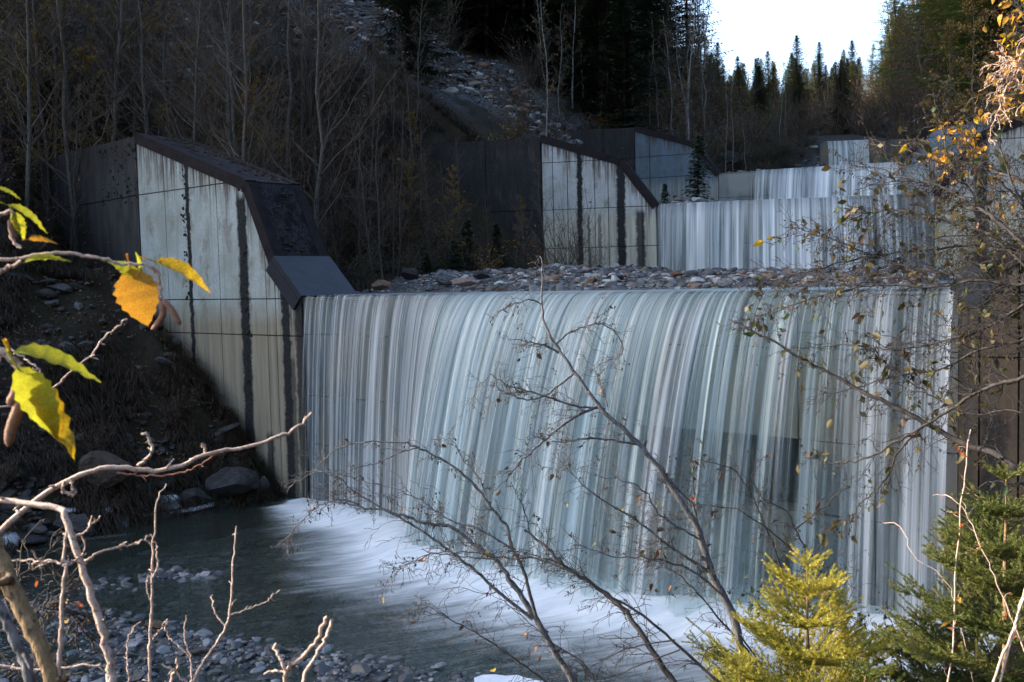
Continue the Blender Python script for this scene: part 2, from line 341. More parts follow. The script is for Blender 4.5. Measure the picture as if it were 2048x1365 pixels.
# ------------------------------------------------------------------ concrete
def mat_concrete(name, fr, base, low, zlow, strips=(), tops=(), drip=1., dark=0., rust=.5, wet=None):
    """wall coordinates come from the position: s along the wall, z up"""
    m = Mat(name); p = m.pos(); n = m.n('ShaderNodeVectorMath', operation='SUBTRACT'); m.put(n.inputs[0], p); n.inputs[1].default_value = tuple(fr.L)
    d = m.n('ShaderNodeVectorMath', operation='DOT_PRODUCT'); m.put(d.inputs[0], n.outputs[0]); d.inputs[1].default_value = tuple(fr.e); s = d.outputs['Value']
    z = m.sep(p)[2]; v = m.comb(s, 0, z)
    big = m.noise(v, .9, 4, .6, .4); fine = m.noise(v, 14, 5, .7); vert = m.noise(m.scale(v, (7, 1, .35)), 1, 4, .6)
    col = m.mix(m.map(big, .36, .64), base, (base[0]*.72, base[1]*.70, base[2]*.62)); col = m.mix(m.map(fine, .3, .75, 0, .6), col, tuple(c*.42 for c in base)); spk = m.noise(v, 32, 4, .8); col = m.mix(m.map(spk, .60, .68, 0, .7), col, (.07, .065, .055)); edg = m.noise(m.scale(v, (1.4, 1, .8)), 1.3, 6, .7); col = m.mix(m.map(edg, .54, .62, 0, .55), col, (.16, .13, .09))
    lowc = m.mix(m.map(vert, .35, .6), low, tuple(c*.72 for c in low))
    zz = m.math('ADD', z, m.map(m.noise(v, 2.5, 3), 0, 1, -.12, .12)); col = m.mix(m.map(zz, m.math('ADD', zlow, m.map(m.noise(m.scale(v, (1.5, 1, 1)), 1, 4), 0, 1, -.5, .5)), m.math('ADD', zlow-.7, 0)), col, lowc)
    col = m.mix(m.map(vert, .52, .72, 0, .45), col, (.13, .13, .11))
    if tops:
        dt = None
        for a, b in tops:
            q = m.math('SUBTRACT', m.math('ADD', m.math('MULTIPLY', s, a), b), z); dt = q if dt is None else m.math('MINIMUM', dt, q)
        dn = m.noise(m.comb(m.math('MULTIPLY', s, 9), 0, m.math('MULTIPLY', z, .22)), 1, 3, .75)
        dn2 = m.noise(m.comb(m.math('MULTIPLY', s, 2.2), 3, m.math('MULTIPLY', z, .1)), 1, 2)
        ln = m.math('MULTIPLY', m.math('MULTIPLY', m.map(dn, .38, .68), m.map(dn2, .3, .7, .5, 1.6)), 1.9*drip)
        f = m.map(dt, m.math('MULTIPLY', ln, .35), ln, .88, 0); f = m.math('MULTIPLY', f, m.map(dn, .44, .52))
        col = m.mix(m.math('MULTIPLY', f, .95), col, m.mix(rust, (.04, .042, .045), (.10, .055, .045)))
    wob = m.map(m.noise(m.comb(0, 0, z), 1.6, 5, .7), 0, 1, -.15, .15)
    for (sc_, w, z0_, z1_, st) in strips:
        dd = m.math('ABSOLUTE', m.math('SUBTRACT', m.math('ADD', s, wob), sc_)); k = m.map(m.math('ADD', dd, m.map(m.noise(v, 5, 5, .75), 0, 1, -.11, .11)), w*1.15, w*.7)
        k = m.math('MULTIPLY', k, m.math('MULTIPLY', m.map(z, z0_-.3, z0_), m.map(z, z1_+.2, z1_)))
        col = m.mix(m.math('MULTIPLY', k, st), col, m.mix(m.map(fine, .4, .65), (.012, .012, .012), (.035, .034, .033)))
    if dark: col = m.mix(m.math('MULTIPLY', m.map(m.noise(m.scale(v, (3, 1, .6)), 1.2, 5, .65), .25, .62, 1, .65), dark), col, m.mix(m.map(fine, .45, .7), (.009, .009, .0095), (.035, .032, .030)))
    ho = m.voro(v, 2.1); col = m.mix(m.map(ho, .035, .02, 0, .75), col, (.03, .03, .03))
    bd = m.noise(m.scale(v, (26, 1, .5)), 1, 2)
    if wet:
        ws = m.noise(m.comb(m.math('MULTIPLY', s, 1.3), 5, m.math('MULTIPLY', z, .22)), 1, 4, .6); ws2 = m.noise(m.comb(m.math('MULTIPLY', s, .5), 9, m.math('MULTIPLY', z, .3)), 1, 3)
        wc = m.mix(m.map(ws, .42, .62), wet[0], wet[1]); wc = m.mix(m.map(ws2, .5, .62), wc, wet[2]); col = m.mix(.88, col, wc)
    return m.done(m.bsdf(col, .8, m.bump(m.math('ADD', fine, m.math('MULTIPLY', bd, .7)), .35, .012), .12))
M['steel'] = mat_plain('steel', (.008, .007, .008), (.022, .016, .016), 4, .75, .3, .006, .12)
M['plate'] = mat_plain('plate', (.007, .009, .014), (.018, .019, .024), 2.5, .5, .5, .02, .4)
m = Mat('cap_concrete'); p = m.pos(); c_ = m.mix(m.map(m.noise(p, 18, 5, .7), .42, .62), (.010, .009, .011), (.045, .040, .042)); c_ = m.mix(m.map(m.noise(p, 2.6, 5, .7), .48, .58), c_, (.008, .007, .008)); c_ = m.mix(m.map(m.noise(p, 60, 3, .8), .6, .68), c_, (.13, .115, .12))
M['cap'] = m.done(m.bsdf(c_, .9, m.bump(m.noise(p, 40, 4), .5, .01), .1))
M['joint'] = mat_plain('joint_shadow_gap', (.05, .05, .048), (.03, .03, .03), 8)

def tops_of(prof):
    """linear functions z = a*s + b over the upper outline"""
    out = []
    for (s0, z0), (s1, z1) in zip(prof[:-1], prof[1:]):
        a = (z1-z0)/(s1-s0); out.append((a, z0-a*s0))
    return out
def wall_face(parent, fr, sr, zr, sbreaks, zbreaks, tops, mat, t0=-.05, t1=0.03, gap=.014, skip=()):
    """one panel per cell of the formwork, cut to the outline, with open joints between"""
    sbreaks = sorted(sbreaks); zbreaks = sorted(zbreaks)
    S = [sr[0]]+[b for b in sbreaks if sr[0]+.1 < b < sr[1]-.1]+[sr[1]]; Z = [zr[0]]+[b for b in zbreaks if zr[0]+.1 < b < zr[1]-.1]+[zr[1]]
    for i in range(len(S)-1):
        for j in range(len(Z)-1):
            if (i, j) in skip: continue
            P = [(S[i]+gap, Z[j]+gap), (S[i+1]-gap, Z[j]+gap), (S[i+1]-gap, Z[j+1]-gap), (S[i]+gap, Z[j+1]-gap)]
            for a, b in tops: P = clip(P, a, -1, b)
            if len(P) < 3: continue
            A = abs(sum(P[k][0]*P[(k+1) % len(P)][1]-P[(k+1) % len(P)][0]*P[k][1] for k in range(len(P))))/2
            if A < .02: continue
            q = MB(); prism(q, P, fr, t0, t1); q.obj('concrete_panel', mat, parent)
def body(parent, fr, prof, zb, T, name='wall_core', mat=None, t0=.03):
    q = MB(); P = [(prof[0][0], zb)]+list(prof)+[(prof[-1][0], zb)]; prism(q, P, fr, t0, T); return q.obj(name, mat or M['joint'], parent)
def coping(parent, fr, p0, p1, T, plate=False, moss=0, edge=.2):
    """a sloping cap: concrete field between two steel angles, or one folded metal plate"""
    p0, p1 = (p0, p1) if p0[0] < p1[0] else (p1, p0); d = np.array(p1)-np.array(p0); L = np.linalg.norm(d); d /= L; n = np.array([-d[1], d[0]])
    def slab(name, mt, h0, h1, ta, tb, ins=0):
        a = np.array(p0)+d*ins; b = np.array(p1)-d*ins; q = MB(); prism(q, [tuple(a+n*h0), tuple(b+n*h0), tuple(b+n*h1), tuple(a+n*h1)], fr, ta, tb); return q.obj(name, mt, parent)
    if plate:
        slab('cover_plate', M['plate'], -.02, .13, -.12, T+.12)
        slab('plate_flange', M['plate'], -.36, -.022, -.13, -.075); return
    slab('cap_slab', M['cap'], .0, .075, edge-.07, T-edge+.07, .004)
    for a, b in ((-.09, edge-.072), (T-edge+.072, T+.09)): slab('edge_angle', M['steel'], .0, .10, a, b)
    slab('edge_flange', M['steel'], -.20, -.003, -.092, -.058); slab('edge_flange', M['steel'], -.20, -.003, T+.03, T+.092)
    for k in range(moss):
        f = RNG.random()*.85+.05; t = edge+RNG.beta(1.5, 1.5)*(T-2*edge); r = .018+RNG.random()**3*.07; c = np.array(p0)+d*f*L+n*.08
        add_blob(MOSS, fr(c[0], t, c[1]), r, .5)
def ico(sub=1):
    t = (1+5**.5)/2; V = np.array([(-1, t, 0), (1, t, 0), (-1, -t, 0), (1, -t, 0), (0, -1, t), (0, 1, t), (0, -1, -t), (0, 1, -t), (t, 0, -1), (t, 0, 1), (-t, 0, -1), (-t, 0, 1)], float)
    F = [(0, 11, 5), (0, 5, 1), (0, 1, 7), (0, 7, 10), (0, 10, 11), (1, 5, 9), (5, 11, 4), (11, 10, 2), (10, 7, 6), (7, 1, 8), (3, 9, 4), (3, 4, 2), (3, 2, 6), (3, 6, 8), (3, 8, 9), (4, 9, 5), (2, 4, 11), (6, 2, 10), (8, 6, 7), (9, 8, 1)]
    V = list(V/np.linalg.norm(V[0]))
    for _ in range(sub):
        c = {}; G = []
        def mp(a, b):
            k = (min(a, b), max(a, b))
            if k not in c: q = V[a]+V[b]; V.append(q/np.linalg.norm(q)); c[k] = len(V)-1
            return c[k]
        for a, b, d in F: x, y, z = mp(a, b), mp(b, d), mp(d, a); G += [(a, x, z), (b, y, x), (d, z, y), (x, y, z)]
        F = G
    return np.array(V), np.array(F)
IC0, IC1, IC2, IC3 = ico(0), ico(1), ico(2), ico(3)
def add_blob(mb, c, r, flat=.6, rng=RNG, I=None, m=0):
    V, F = I or IC0; W = V*(1+.45*(rng.random((len(V), 1))-.5)); W = W*np.array([1, 1, flat])*r; mb.add(W+c, F, m)
MOSS = MB()
def returnwall(parent, corner, zc0, dirv, length, z_end, T, mat_args, zb, zbreaks):
    fr = Frame(corner+np.array([dirv[0], dirv[1], 0])*length, corner, 0)
    prof = [(0, z_end), (length-.06, zc0)]; tp = tops_of(prof)
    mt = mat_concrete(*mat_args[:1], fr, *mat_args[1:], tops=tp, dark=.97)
    body(parent, fr, prof, zb, T); wall_face(parent, fr, (0, length-.06), (zb, 20), [length*.5], zbreaks, tp, mt); return fr

dams = []
def dam(fr, label, zb, left, right, T, zbr, colors, strips, sbl=(), sbr=(), sbm=(), holes=(), plateL=True, moss=0, dark=0., rightlen=0, mids_mat=None, drip=1., zmid=(), darkR=0., wetc=((.055, .066, .075), (.14, .145, .14), (.17, .13, .095))):
    root = thing('check_dam', label, 'dam', tuple(fr.L), group='stepped concrete check dams across the stream'); root.location = (0, 0, 0)
    zc = fr.z
    # wings
    for side, prof, br, dk in (('l', left, sbl, dark), ('r', right, sbr, darkR)):
        if not prof: continue
        P = [p for p in prof]; P = sorted(P); tp = tops_of(P)
        pl = plateL and len(P) > 2; tp_ = tp if not pl else (tp[:-1] if side == 'l' else tp[1:])
        cc = colors[4:6] if side == 'r' and len(colors) > 4 else colors[0:2]
        mt = mat_concrete('wing_concrete', fr, cc[0], cc[1], zc, [q for q in strips], tp_, drip=drip, dark=dk)
        body(root, fr, P, zb, T)
        zb_ = [z for z in zbr]
        if pl:
            a_, b_ = ((P[0][0], P[-2][0]), (P[-2][0], P[-1][0])) if side == 'l' else ((P[1][0], P[-1][0]), (P[0][0], P[1][0]))
            wall_face(root, fr, a_, (zb, 30), br, zb_, tp_, mt); wall_face(root, fr, b_, (zb, 30), br, zb_, tp[-1:] if side == 'l' else tp[:1], mt)
        else: wall_face(root, fr, (P[0][0], P[-1][0]), (zb, 30), br, zb_, tp, mt)
        for k in range(len(P)-1):
            isplate = plateL and ((side == 'l' and k == len(P)-2) or (side == 'r' and k == 0))
            coping(root, fr, P[k], P[k+1], T, isplate, moss if side == 'l' else 0, edge=.28)
    # spillway
    mt = mids_mat or mat_concrete('spillway_concrete', fr, colors[2], colors[3], zc-1.2, [q for q in strips if q[0] < 2], wet=wetc)
    q = MB(); prism(q, [(0, zb), (fr.W, zb), (fr.W, zc-.06), (0, zc-.06)], fr, .55, T); q.obj('wall_core', M['joint'], root)
    S = [0]+sorted(sbm)+[fr.W]; Z = [zb]+sorted(zmid)+[zc-.04]
    for i in range(len(S)-1):
        for j in range(len(Z)-1):
            if (i, j) in holes: continue
            q = MB(); g = .01; prism(q, [(S[i]+g, Z[j]+g), (S[i+1]-g, Z[j]+g), (S[i+1]-g, Z[j+1]-g), (S[i]+g, Z[j+1]-g)], fr, 0, .56); q.obj('concrete_panel', mt, root)
    q = MB(); prism(q, [(0, zc-.038), (fr.W, zc-.038), (fr.W, zc), (0, zc)], fr, -.02, T); q.obj('crest_beam', mt, root)
    dams.append(root); return root
sz = D1.sz
lw = [sz(275, 273), sz(497, 368), sz(551, 520), (0., D1.z-.04)]
rw = [(D1.W, D1.z-.04), sz(1962, 536), sz(2090, 470), sz(2300, 430)]
st1 = [(-.12, .17, -9, D1.z-.15, .9), (sz(545, 900)[0], .16, -9, -3.9, .85), (sz(640, 900)[0]*0-.45, .12, -9, D1.z-1.6, .7), (sz(380, 450)[0], .10, -9, 9, 1), (sz(497, 700)[0], .22, -9, sz(497, 400)[1], 1), (sz(577, 700)[0], .17, -9, sz(575, 585)[1], 1), (sz(268, 450)[0], .12, -9, 9, .9), (sz(1990, 800)[0], .2, -9, -2.2, .8)]
colA = ((.45, .475, .435), (.285, .24, .165), (.36, .34, .30), (.30, .30, .27), (.26, .20, .14), (.20, .135, .08))
zj = sz(490, 363)[1]
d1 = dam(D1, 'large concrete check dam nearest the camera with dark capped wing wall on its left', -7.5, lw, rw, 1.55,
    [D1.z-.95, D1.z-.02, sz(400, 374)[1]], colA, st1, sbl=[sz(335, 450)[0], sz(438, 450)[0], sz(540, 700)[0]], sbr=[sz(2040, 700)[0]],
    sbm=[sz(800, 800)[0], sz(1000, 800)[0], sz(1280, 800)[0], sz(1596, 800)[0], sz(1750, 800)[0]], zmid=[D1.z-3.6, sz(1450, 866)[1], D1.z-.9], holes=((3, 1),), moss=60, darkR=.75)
C1 = D1(*[lw[0][0], 0, 0]); v = np.array([-.70, .71, 0]); C1[2] = 0
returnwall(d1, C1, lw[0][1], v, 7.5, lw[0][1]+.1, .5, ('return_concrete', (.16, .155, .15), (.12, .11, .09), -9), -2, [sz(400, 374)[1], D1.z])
sz = D2.sz; lw2 = [sz(1083, 276), sz(1243, 322), (0., D2.z-.04)]; rw2 = [(D2.W, D2.z-.04), sz(1962, 270), sz(2075, 228), sz(2300, 200)]
st2 = [(sz(1160, 400)[0], .12, -9, 9, 1), (sz(1243, 450)[0], .19, -9, 9, 1), (sz(1200, 450)[0], .07, -9, D2.z-.4, .6), (sz(1178, 450)[0], .06, -9, D2.z-.4, .7), (sz(1282, 470)[0], .19, -9, D2.z-.3, .9), (sz(1962, 350)[0], .25, -9, 9, .95)]
d2 = dam(D2, 'second concrete check dam upstream with pale streaked left wing and full width fall', -2.5, lw2, rw2, 1.3,
    [D2.z-.02, D2.z-1.6, D2.z+1.9], ((.47, .475, .46), (.46, .42, .31), (.40, .38, .36), (.34, .34, .30)), st2, sbl=[sz(1107, 400)[0], sz(1136, 400)[0], sz(1190, 400)[0], sz(1217, 400)[0], sz(1285, 450)[0]],
    sbr=[sz(1925, 400)[0], sz(2000, 400)[0]], sbm=[D2.W*.2, D2.W*.4, D2.W*.6, D2.W*.8], zmid=[D2.z-1.6], plateL=False, drip=.8)
C2 = D2(lw2[0][0], 0, 0); C2[2] = 0
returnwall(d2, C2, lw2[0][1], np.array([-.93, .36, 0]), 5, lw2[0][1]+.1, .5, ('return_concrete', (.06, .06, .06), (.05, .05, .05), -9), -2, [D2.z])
sz = D3.sz; lw3 = [sz(1270, 256), sz(1386, 287), (0., D3.z-.04)]; rw3 = [(D3.W, D3.z-.04), sz(1862, 252), sz(1990, 225)]
st3 = [(sz(1500, 360)[0], .12, -9, 9, .7), (sz(1455, 360)[0], .08, -9, 9, .5)]
d3 = dam(D3, 'third check dam with blackened left wing and bare concrete at its left end', 1., lw3, rw3, 1.2,
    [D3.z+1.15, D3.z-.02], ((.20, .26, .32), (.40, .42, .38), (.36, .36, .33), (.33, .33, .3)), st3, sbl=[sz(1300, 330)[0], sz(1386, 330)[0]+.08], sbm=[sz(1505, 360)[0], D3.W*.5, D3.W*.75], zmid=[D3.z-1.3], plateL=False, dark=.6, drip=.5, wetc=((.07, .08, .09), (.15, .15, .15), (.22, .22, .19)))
C3 = D3(lw3[0][0], 0, 0); C3[2] = 0
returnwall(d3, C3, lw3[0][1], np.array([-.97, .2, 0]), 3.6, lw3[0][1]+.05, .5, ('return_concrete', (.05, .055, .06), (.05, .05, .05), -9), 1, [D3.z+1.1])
d4 = dam(D4, 'small farthest check dam, water over its left half and grey concrete on its right', 5, [], [(D4.W, D4.z-.04), (D4.W+3, D4.z+1.4), (D4.W+6, D4.z+1.6)], 1.1, [D4.z-1], ((.17, .17, .16), (.15, .15, .14), (.15, .15, .14), (.13, .13, .12)), [], sbm=[D4.W*.5, D4.W*.8], zmid=[D4.z-1.], plateL=False)
for px_ in (497, 380):
    s0_ = D1.sz(px_, 600)[0]
    for _ in range(70): add_blob(MOSS, D1(s0_+RNG.normal()*.07, -.055, D1.z-2.5+RNG.random()*5.5 if px_ == 497 else D1.z+RNG.random()*3.6), .012+.035*RNG.random()**2, 1.3)
C1m = D1(lw[0][0], 0, 0)
for _ in range(90): q_ = RNG.random()**1.5*2.6; add_blob(MOSS, np.array([C1m[0]-.70*q_-.03, C1m[1]+.71*q_-.06, lw[0][1]-.15-RNG.random()**1.5*1.8]), .015+.04*RNG.random()**2, 1.2)
MOSS.obj('moss_tufts', M['moss'], d1, kind='stuff')

# ------------------------------------------------------------------ water
def mat_fall(name, seed, H=5., fq=1.):
    m = Mat(name); at_ = m.attr('flow', 'Vector'); s = m.sep(at_); u, v, dn = s[0], s[1], s[2]
    def st(fu, fv, k, dist=0): return m.noise(m.comb(m.math('MULTIPLY', u, fu*fq), m.math('MULTIPLY', v, fv), seed+k), 1, 2, .5, dist)
    a = st(1.6, .08, 0); b = st(7, .12, 3); c = st(24, .16, 7); d = st(60, .3, 11)
    mixn = m.math('ADD', m.math('ADD', m.math('MULTIPLY', a, .9), m.math('MULTIPLY', b, 1.2)), m.math('ADD', m.math('MULTIPLY', c, .75), m.math('MULTIPLY', d, .22)))
    f = m.map(mixn, 1.30, 1.98)                          # 0 thin film .. 1 thick rope of water
    al = m.math('ADD', m.math('MULTIPLY', f, .80), m.math('MULTIPLY', dn, .95)); al = m.math('MULTIPLY', al, m.map(v, 0, .5, .65, 1), cl=True)
    al = m.math('MINIMUM', al, .97); al = m.math('MULTIPLY', al, m.map(v, H, H-.2))
    col = m.mix(f, (.55, .60, .58), (.95, .93, .88))
    nb = m.bump(m.math('ADD', m.math('MULTIPLY', b, .7), m.math('MULTIPLY', c, .5)), .6, .05)
    w = m.bsdf(col, .32, nb, .5); t = m.n('ShaderNodeBsdfTransparent'); t.inputs[0].default_value = (.88, .93, .92, 1)
    tr = m.n('ShaderNodeBsdfTranslucent'); m.put(tr.inputs[0], col); w = m.mixsh(.22, w, tr.outputs[0])
    return m.done(m.mixsh(al, t.outputs[0], w))
def fall(name, label, fr, s0, s1, zbot, v0f, densf, NU, NV, seed, head=1.0, lift=.05, amp=1.):
    u = np.linspace(s0, s1, NU); v0 = v0f(u)
    r1 = fbm(u*2.6+seed, u*0+.5, 3); r2 = fbm(u*9+seed, u*0+3.5, 2); r3 = fbm(u*1.+seed, u*0+8.5, 3)
    v0 = v0*(1+amp*(.35*r1+.10*r2+.5*r3))
    H = fr.z+lift-zbot; T = math.sqrt(2*H/9.81); tau = np.linspace(0, 1, NV)**1.0*T
    nh = 9; hd = np.linspace(head, 0, nh)[:-1]
    pts = []; fl = []
    for h in hd: pts.append(fr.L[None]+u[:, None]*fr.e+h*fr.nn+np.array([0, 0, fr.z+lift+.012*(h/head)])+np.outer(.012*r2*(1-h/head), [0, 0, 1])); fl.append(np.stack([u, np.full(NU, -h*.6), densf(u)], -1))
    for t in tau:
        dz = .5*9.81*t*t; tt = (v0*t); base = fr.L[None]+u[:, None]*fr.e-tt[:, None]*fr.nn
        ztop = fr.z+lift+.012*r2; z = ztop-dz; wob = .035*fbm(u*5+seed, u*0+t*1.3, 2)*t
        pts.append(base-wob[:, None]*fr.nn+np.stack([0*u, 0*u, z], -1)); fl.append(np.stack([u, np.full(NU, dz), densf(u)], -1))
    P = np.array(pts); K = len(P); idx = np.arange(K*NU).reshape(K, NU)
    q = MB(); q.add(P.reshape(-1, 3), np.stack([idx[:-1, :-1], idx[1:, :-1], idx[1:, 1:], idx[:-1, 1:]], -1).reshape(-1, 4))
    o = q.obj(name, mat_fall(name, seed, H, .62 if amp < 1 else 1.), None, True, kind='structure', label=label)
    attr(o.data, 'flow', np.array(fl).reshape(-1, 3), 'FLOAT_VECTOR'); return P[-1]
def I(xs, ys): return lambda u: np.interp(u, xs, ys)
W = D1.W; SU = lambda px, py: D1.sz(px, py)[0]
fr1 = [SU(620, 700), SU(700, 700), SU(860, 700), SU(960, 700), SU(1200, 700), SU(1500, 700), SU(1620, 700), SU(1750, 700), SU(1918, 700)]
foot1 = fall('waterfall', 'silky white curtain of water over the nearest and tallest dam', D1, .15, W-.05, Z0-.1,
     I(fr1, [.35, .5, .9, 1.9, 2.25, 1.9, 1.2, .85, .5]), I(fr1, [-.12, .0, .12, .46, .36, .12, .0, .02, -.1]), 1000, 56, 3, 1.4)
fall('waterfall', 'thin veil of water in front of the nearest dam', D1, SU(900, 700), SU(1700, 700), Z0-.1, I(fr1, [.4, .5, 1.0, 2.1, 2.4, 2.05, 1.35, .95, .6]), I(fr1, [-.7, -.7, -.5, -.15, -.2, -.55, -.65, -.6, -.6]), 600, 50, 31, .5, .075)
fall('waterfall', 'pale even curtain of water over the second dam', D2, .1, D2.W-.05, D2.z-3.1, I([0, 2, 8, D2.W], [.6, 1.6, 1.9, 1.0]), I([0, .6, 2, 6.5, 7.8, 8.2, D2.W], [-.05, .12, .26, .24, .2, -.1, -.15]), 700, 36, 12, 1., amp=.6)
fall('waterfall', 'slanting curtain of water over the third dam', D3, D3.sz(1505, 360)[0], D3.W, D3.z-2.6, I([0, 4, 6, D3.W], [1.4, 2.1, 2.2, 1.6]), I([2, 3, 5, D3.W], [-.1, .12, .35, .4]), 500, 30, 22, .9, amp=.6)
fall('waterfall', 'small far fall dropping over the uppermost dam', D4, .5, D4.sz(1736, 300)[0], D4.z-2.3, I([0, 3], [1., 1.]), I([0, 3], [.35, .45]), 240, 20, 41, .6, amp=.6)

def mat_water(name, murk=(.055, .07, .062), mfac=.45, foam=False, rough=.10, k=1.):
    m = Mat(name); p = m.pos(); fr = m.n('ShaderNodeFresnel'); fr.inputs[0].default_value = 1.33
    fv = m.comb(*[m.math('ADD', m.math('MULTIPLY', m.sep(p)[0], a), m.math('MULTIPLY', m.sep(p)[1], b)) for a, b in ((.45, .16), (-.9, 2.6))], 0)
    rip = m.noise(fv, 1.7, 4, .6, .6); rip2 = m.noise(fv, 6, 3, .6, .3)
    nb = m.bump(m.math('ADD', rip, m.math('MULTIPLY', rip2, .3)), .35*k, .12); m.put(fr.inputs['Normal'], nb)
    g = m.n('ShaderNodeBsdfGlossy'); g.inputs['Roughness'].default_value = rough; m.put(g.inputs['Normal'], nb); g.inputs[0].default_value = (1, 1, 1, 1)
    t = m.n('ShaderNodeBsdfTransparent'); t.inputs[0].default_value = (.66, .76, .68, 1)
    d = m.n('ShaderNodeBsdfDiffuse'); m.put(d.inputs[0], murk)
    b = m.mixsh(m.map(rip, .3, .7, mfac*.6, mfac*1.2), t.outputs[0], d.outputs[0]); w = m.mixsh(m.math('MULTIPLY', fr.outputs[0], 1.0, cl=True), b, g.outputs[0])
    if foam:
        fo = m.attr('foam'); fine = m.noise(m.scale(fv, (.7, .8, 1)), 1.5, 4, .5, 1.6); fo2 = m.noise(p, .55, 4, .55, 1.5)
        sw = m.math('ADD', m.math('MULTIPLY', fine, .75), m.math('MULTIPLY', fo2, .85))
        f = m.map(m.math('ADD', fo, m.math('MULTIPLY', m.math('SUBTRACT', sw, .78), .75)), .05, 1.2, 0, .95, True)
        fc = m.mix(m.map(fine, .3, .7), (.58, .61, .59), (.80, .80, .77)); fd = m.bsdf(fc, .6, nb, .3); w = m.mixsh(f, w, fd)
    return m.done(w)
# surface below dam 1
wx = np.arange(-34, 12, .16); wy = np.arange(4, 34, .16); WX, WY = np.meshgrid(wx, wy); s1_, w1_ = D1.st(WX, WY)
fs, fw = D1.st(foot1[:, 0], foot1[:, 1]); footw = np.interp(s1_, fs, fw)
dd = footw-w1_                                           # metres downstream of the foot
ext = np.interp(s1_, [-1, 0, 1.5, 4, 7, 11, 15.5], [.3, 1.0, 1.8, 2.9, 3.0, 3.2, 5.0])
foam = np.clip(1.35-1.2*(np.maximum(dd, 0)/ext)**.8, 0, 1.35)*sstep(-.8, .5, s1_)+.9*np.exp(-(dd/.8)**2)*(s1_ > -.2)
h = .22*np.exp(-((dd-.1)/.7)**2)*sstep(0, 2, s1_)+.10*fbm(WX*.5+WY*.2, WY*1.6)*np.clip(foam+.15, 0, 1)*1.6
WZ = Z0+h; q = MB(); idx = np.arange(WX.size).reshape(WX.shape); keep = (D1.st(WX, WY)[1] < .1)[:-1, :-1]
F = np.stack([idx[:-1, :-1], idx[:-1, 1:], idx[1:, 1:], idx[1:, :-1]], -1)[keep]; q.add(np.stack([WX, WY, WZ], -1).reshape(-1, 3), F)
o = q.obj('stream_water', mat_water('stream_water_low', (.050, .066, .050), .30, True, .12), None, True, kind='structure', label='green stream below the nearest fall, white with foam at its foot')
attr(o.data, 'foam', foam.ravel())
def pool(fr, name, label, far, z, a0, a1, foamdepth=0, far_line=None):
    us = np.linspace(a0, a1, 80); ws = np.linspace(.2, far, 70); U, Wd = np.meshgrid(us, ws)
    P = fr.L+U[..., None]*fr.e+Wd[..., None]*fr.nn; P[..., 2] = z+.03*fbm(U, Wd*2); idx = np.arange(U.size).reshape(U.shape)
    q = MB(); q.add(P.reshape(-1, 3), np.stack([idx[:-1, :-1], idx[:-1, 1:], idx[1:, 1:], idx[1:, :-1]], -1).reshape(-1, 4))
    o = q.obj(name, mat_water('pool_water', (.12, .16, .165), .75, True, .15, .7), None, True, kind='structure', label=label)
    f = np.zeros(U.shape)+.12*(Wd < 2.5)
    if far_line is not None:
        s, w = far_line.st(P[..., 0], P[..., 1]); f = f+1.1*np.exp(-(np.abs(w+.9)/1.3)**2)
    attr(o.data, 'foam', f.ravel())
pool(D1, 'pool_water', 'thin water running round the gravel behind the nearest crest', 24, D1.z+.045, -5.5, 22, far_line=D2)
pool(D2, 'pool_water', 'water behind the second crest', 17, D2.z+.045, 0, D2.W+2, far_line=D3)
pool(D3, 'pool_water', 'water behind the third crest', 19, D3.z+.045, 0, D3.W+6, far_line=D4)
#==PART2==
# ------------------------------------------------------------------ stones
def stone_meshes(n, I_, mats, seed, flat=(.35, .7)):
    out = []; r = np.random.default_rng(seed)
    for k in range(n):
        V, F = I_; W_ = V.copy()
        for _ in range(7):                                # knock flats off the ball
            d = r.normal(size=3); d /= np.linalg.norm(d); h = .42+.4*r.random(); q = W_@d; W_ = W_-np.outer(np.maximum(q-h, 0), d)*.95
        if len(V) > 300: W_ = W_*(1+.16*(vnoise(W_[:, 0]*3+9*k+20, W_[:, 1]*3+W_[:, 2]*2+20)-.5)+.07*(vnoise(W_[:, 0]*9+40, W_[:, 1]*9+W_[:, 2]*7+40)-.5))[:, None]
        W_ *= np.array([1+.35*r.random(), .8+.3*r.random(), flat[0]+(flat[1]-flat[0])*r.random()]); W_ += .05*(r.random(W_.shape)-.5)*.6
        q = MB(); q.add(W_, F); out.append(q.mesh('stone', mats, False))
    return out
def scatter_stones(name, label, pts, sizes, mat, nind, seed, ismall=IC0, big=IC1, sink=.15):
    """the nind that show largest are objects, the others one mesh of real stones"""
    r = np.random.default_rng(seed); order = np.argsort(-sizes/np.maximum(pts[:, 1], 1)); q = MB(); cells = []
    protos = stone_meshes(10, big, mat, seed)
    for k in order[nind:]:
        V, F = ismall; a = r.random()*6.28; c, s_ = math.cos(a), math.sin(a)
        W_ = V*(1+.5*(r.random((len(V), 1))-.5))*np.array([1.2, .85, .4+.4*r.random()])*sizes[k]
        W_ = W_@np.array([[c, s_, 0], [-s_, c, 0], [0, 0, 1]]); q.add(W_+pts[k]+[0, 0, sizes[k]*sink], F); cells.append(np.full(len(V), r.random()))
    par = q.obj(name, mat, None, False, kind='structure', label=label)
    attr(par.data, 'cell', np.concatenate(cells))
    for k in order[:nind]:
        link('stone', protos[int(r.integers(len(protos)))], par, tuple(pts[k]+np.array([0, 0, sizes[k]*sink])), (r.normal()*.25, r.normal()*.25, r.random()*6.28), float(sizes[k]))
    return par
def on_ground(x, y): return np.stack([x, y, terrain(x, y)], -1)
def inview(P, mx=60, top=-60, bot=1400):
    d = P@_f; px = 1024+FPX*(P@_r)/np.maximum(d, .01); py = 682.5-FPX*(P@_u)/np.maximum(d, .01)
    return (d > .3) & (px > -mx) & (px < 2048+mx) & (py > top) & (py < bot), px, py
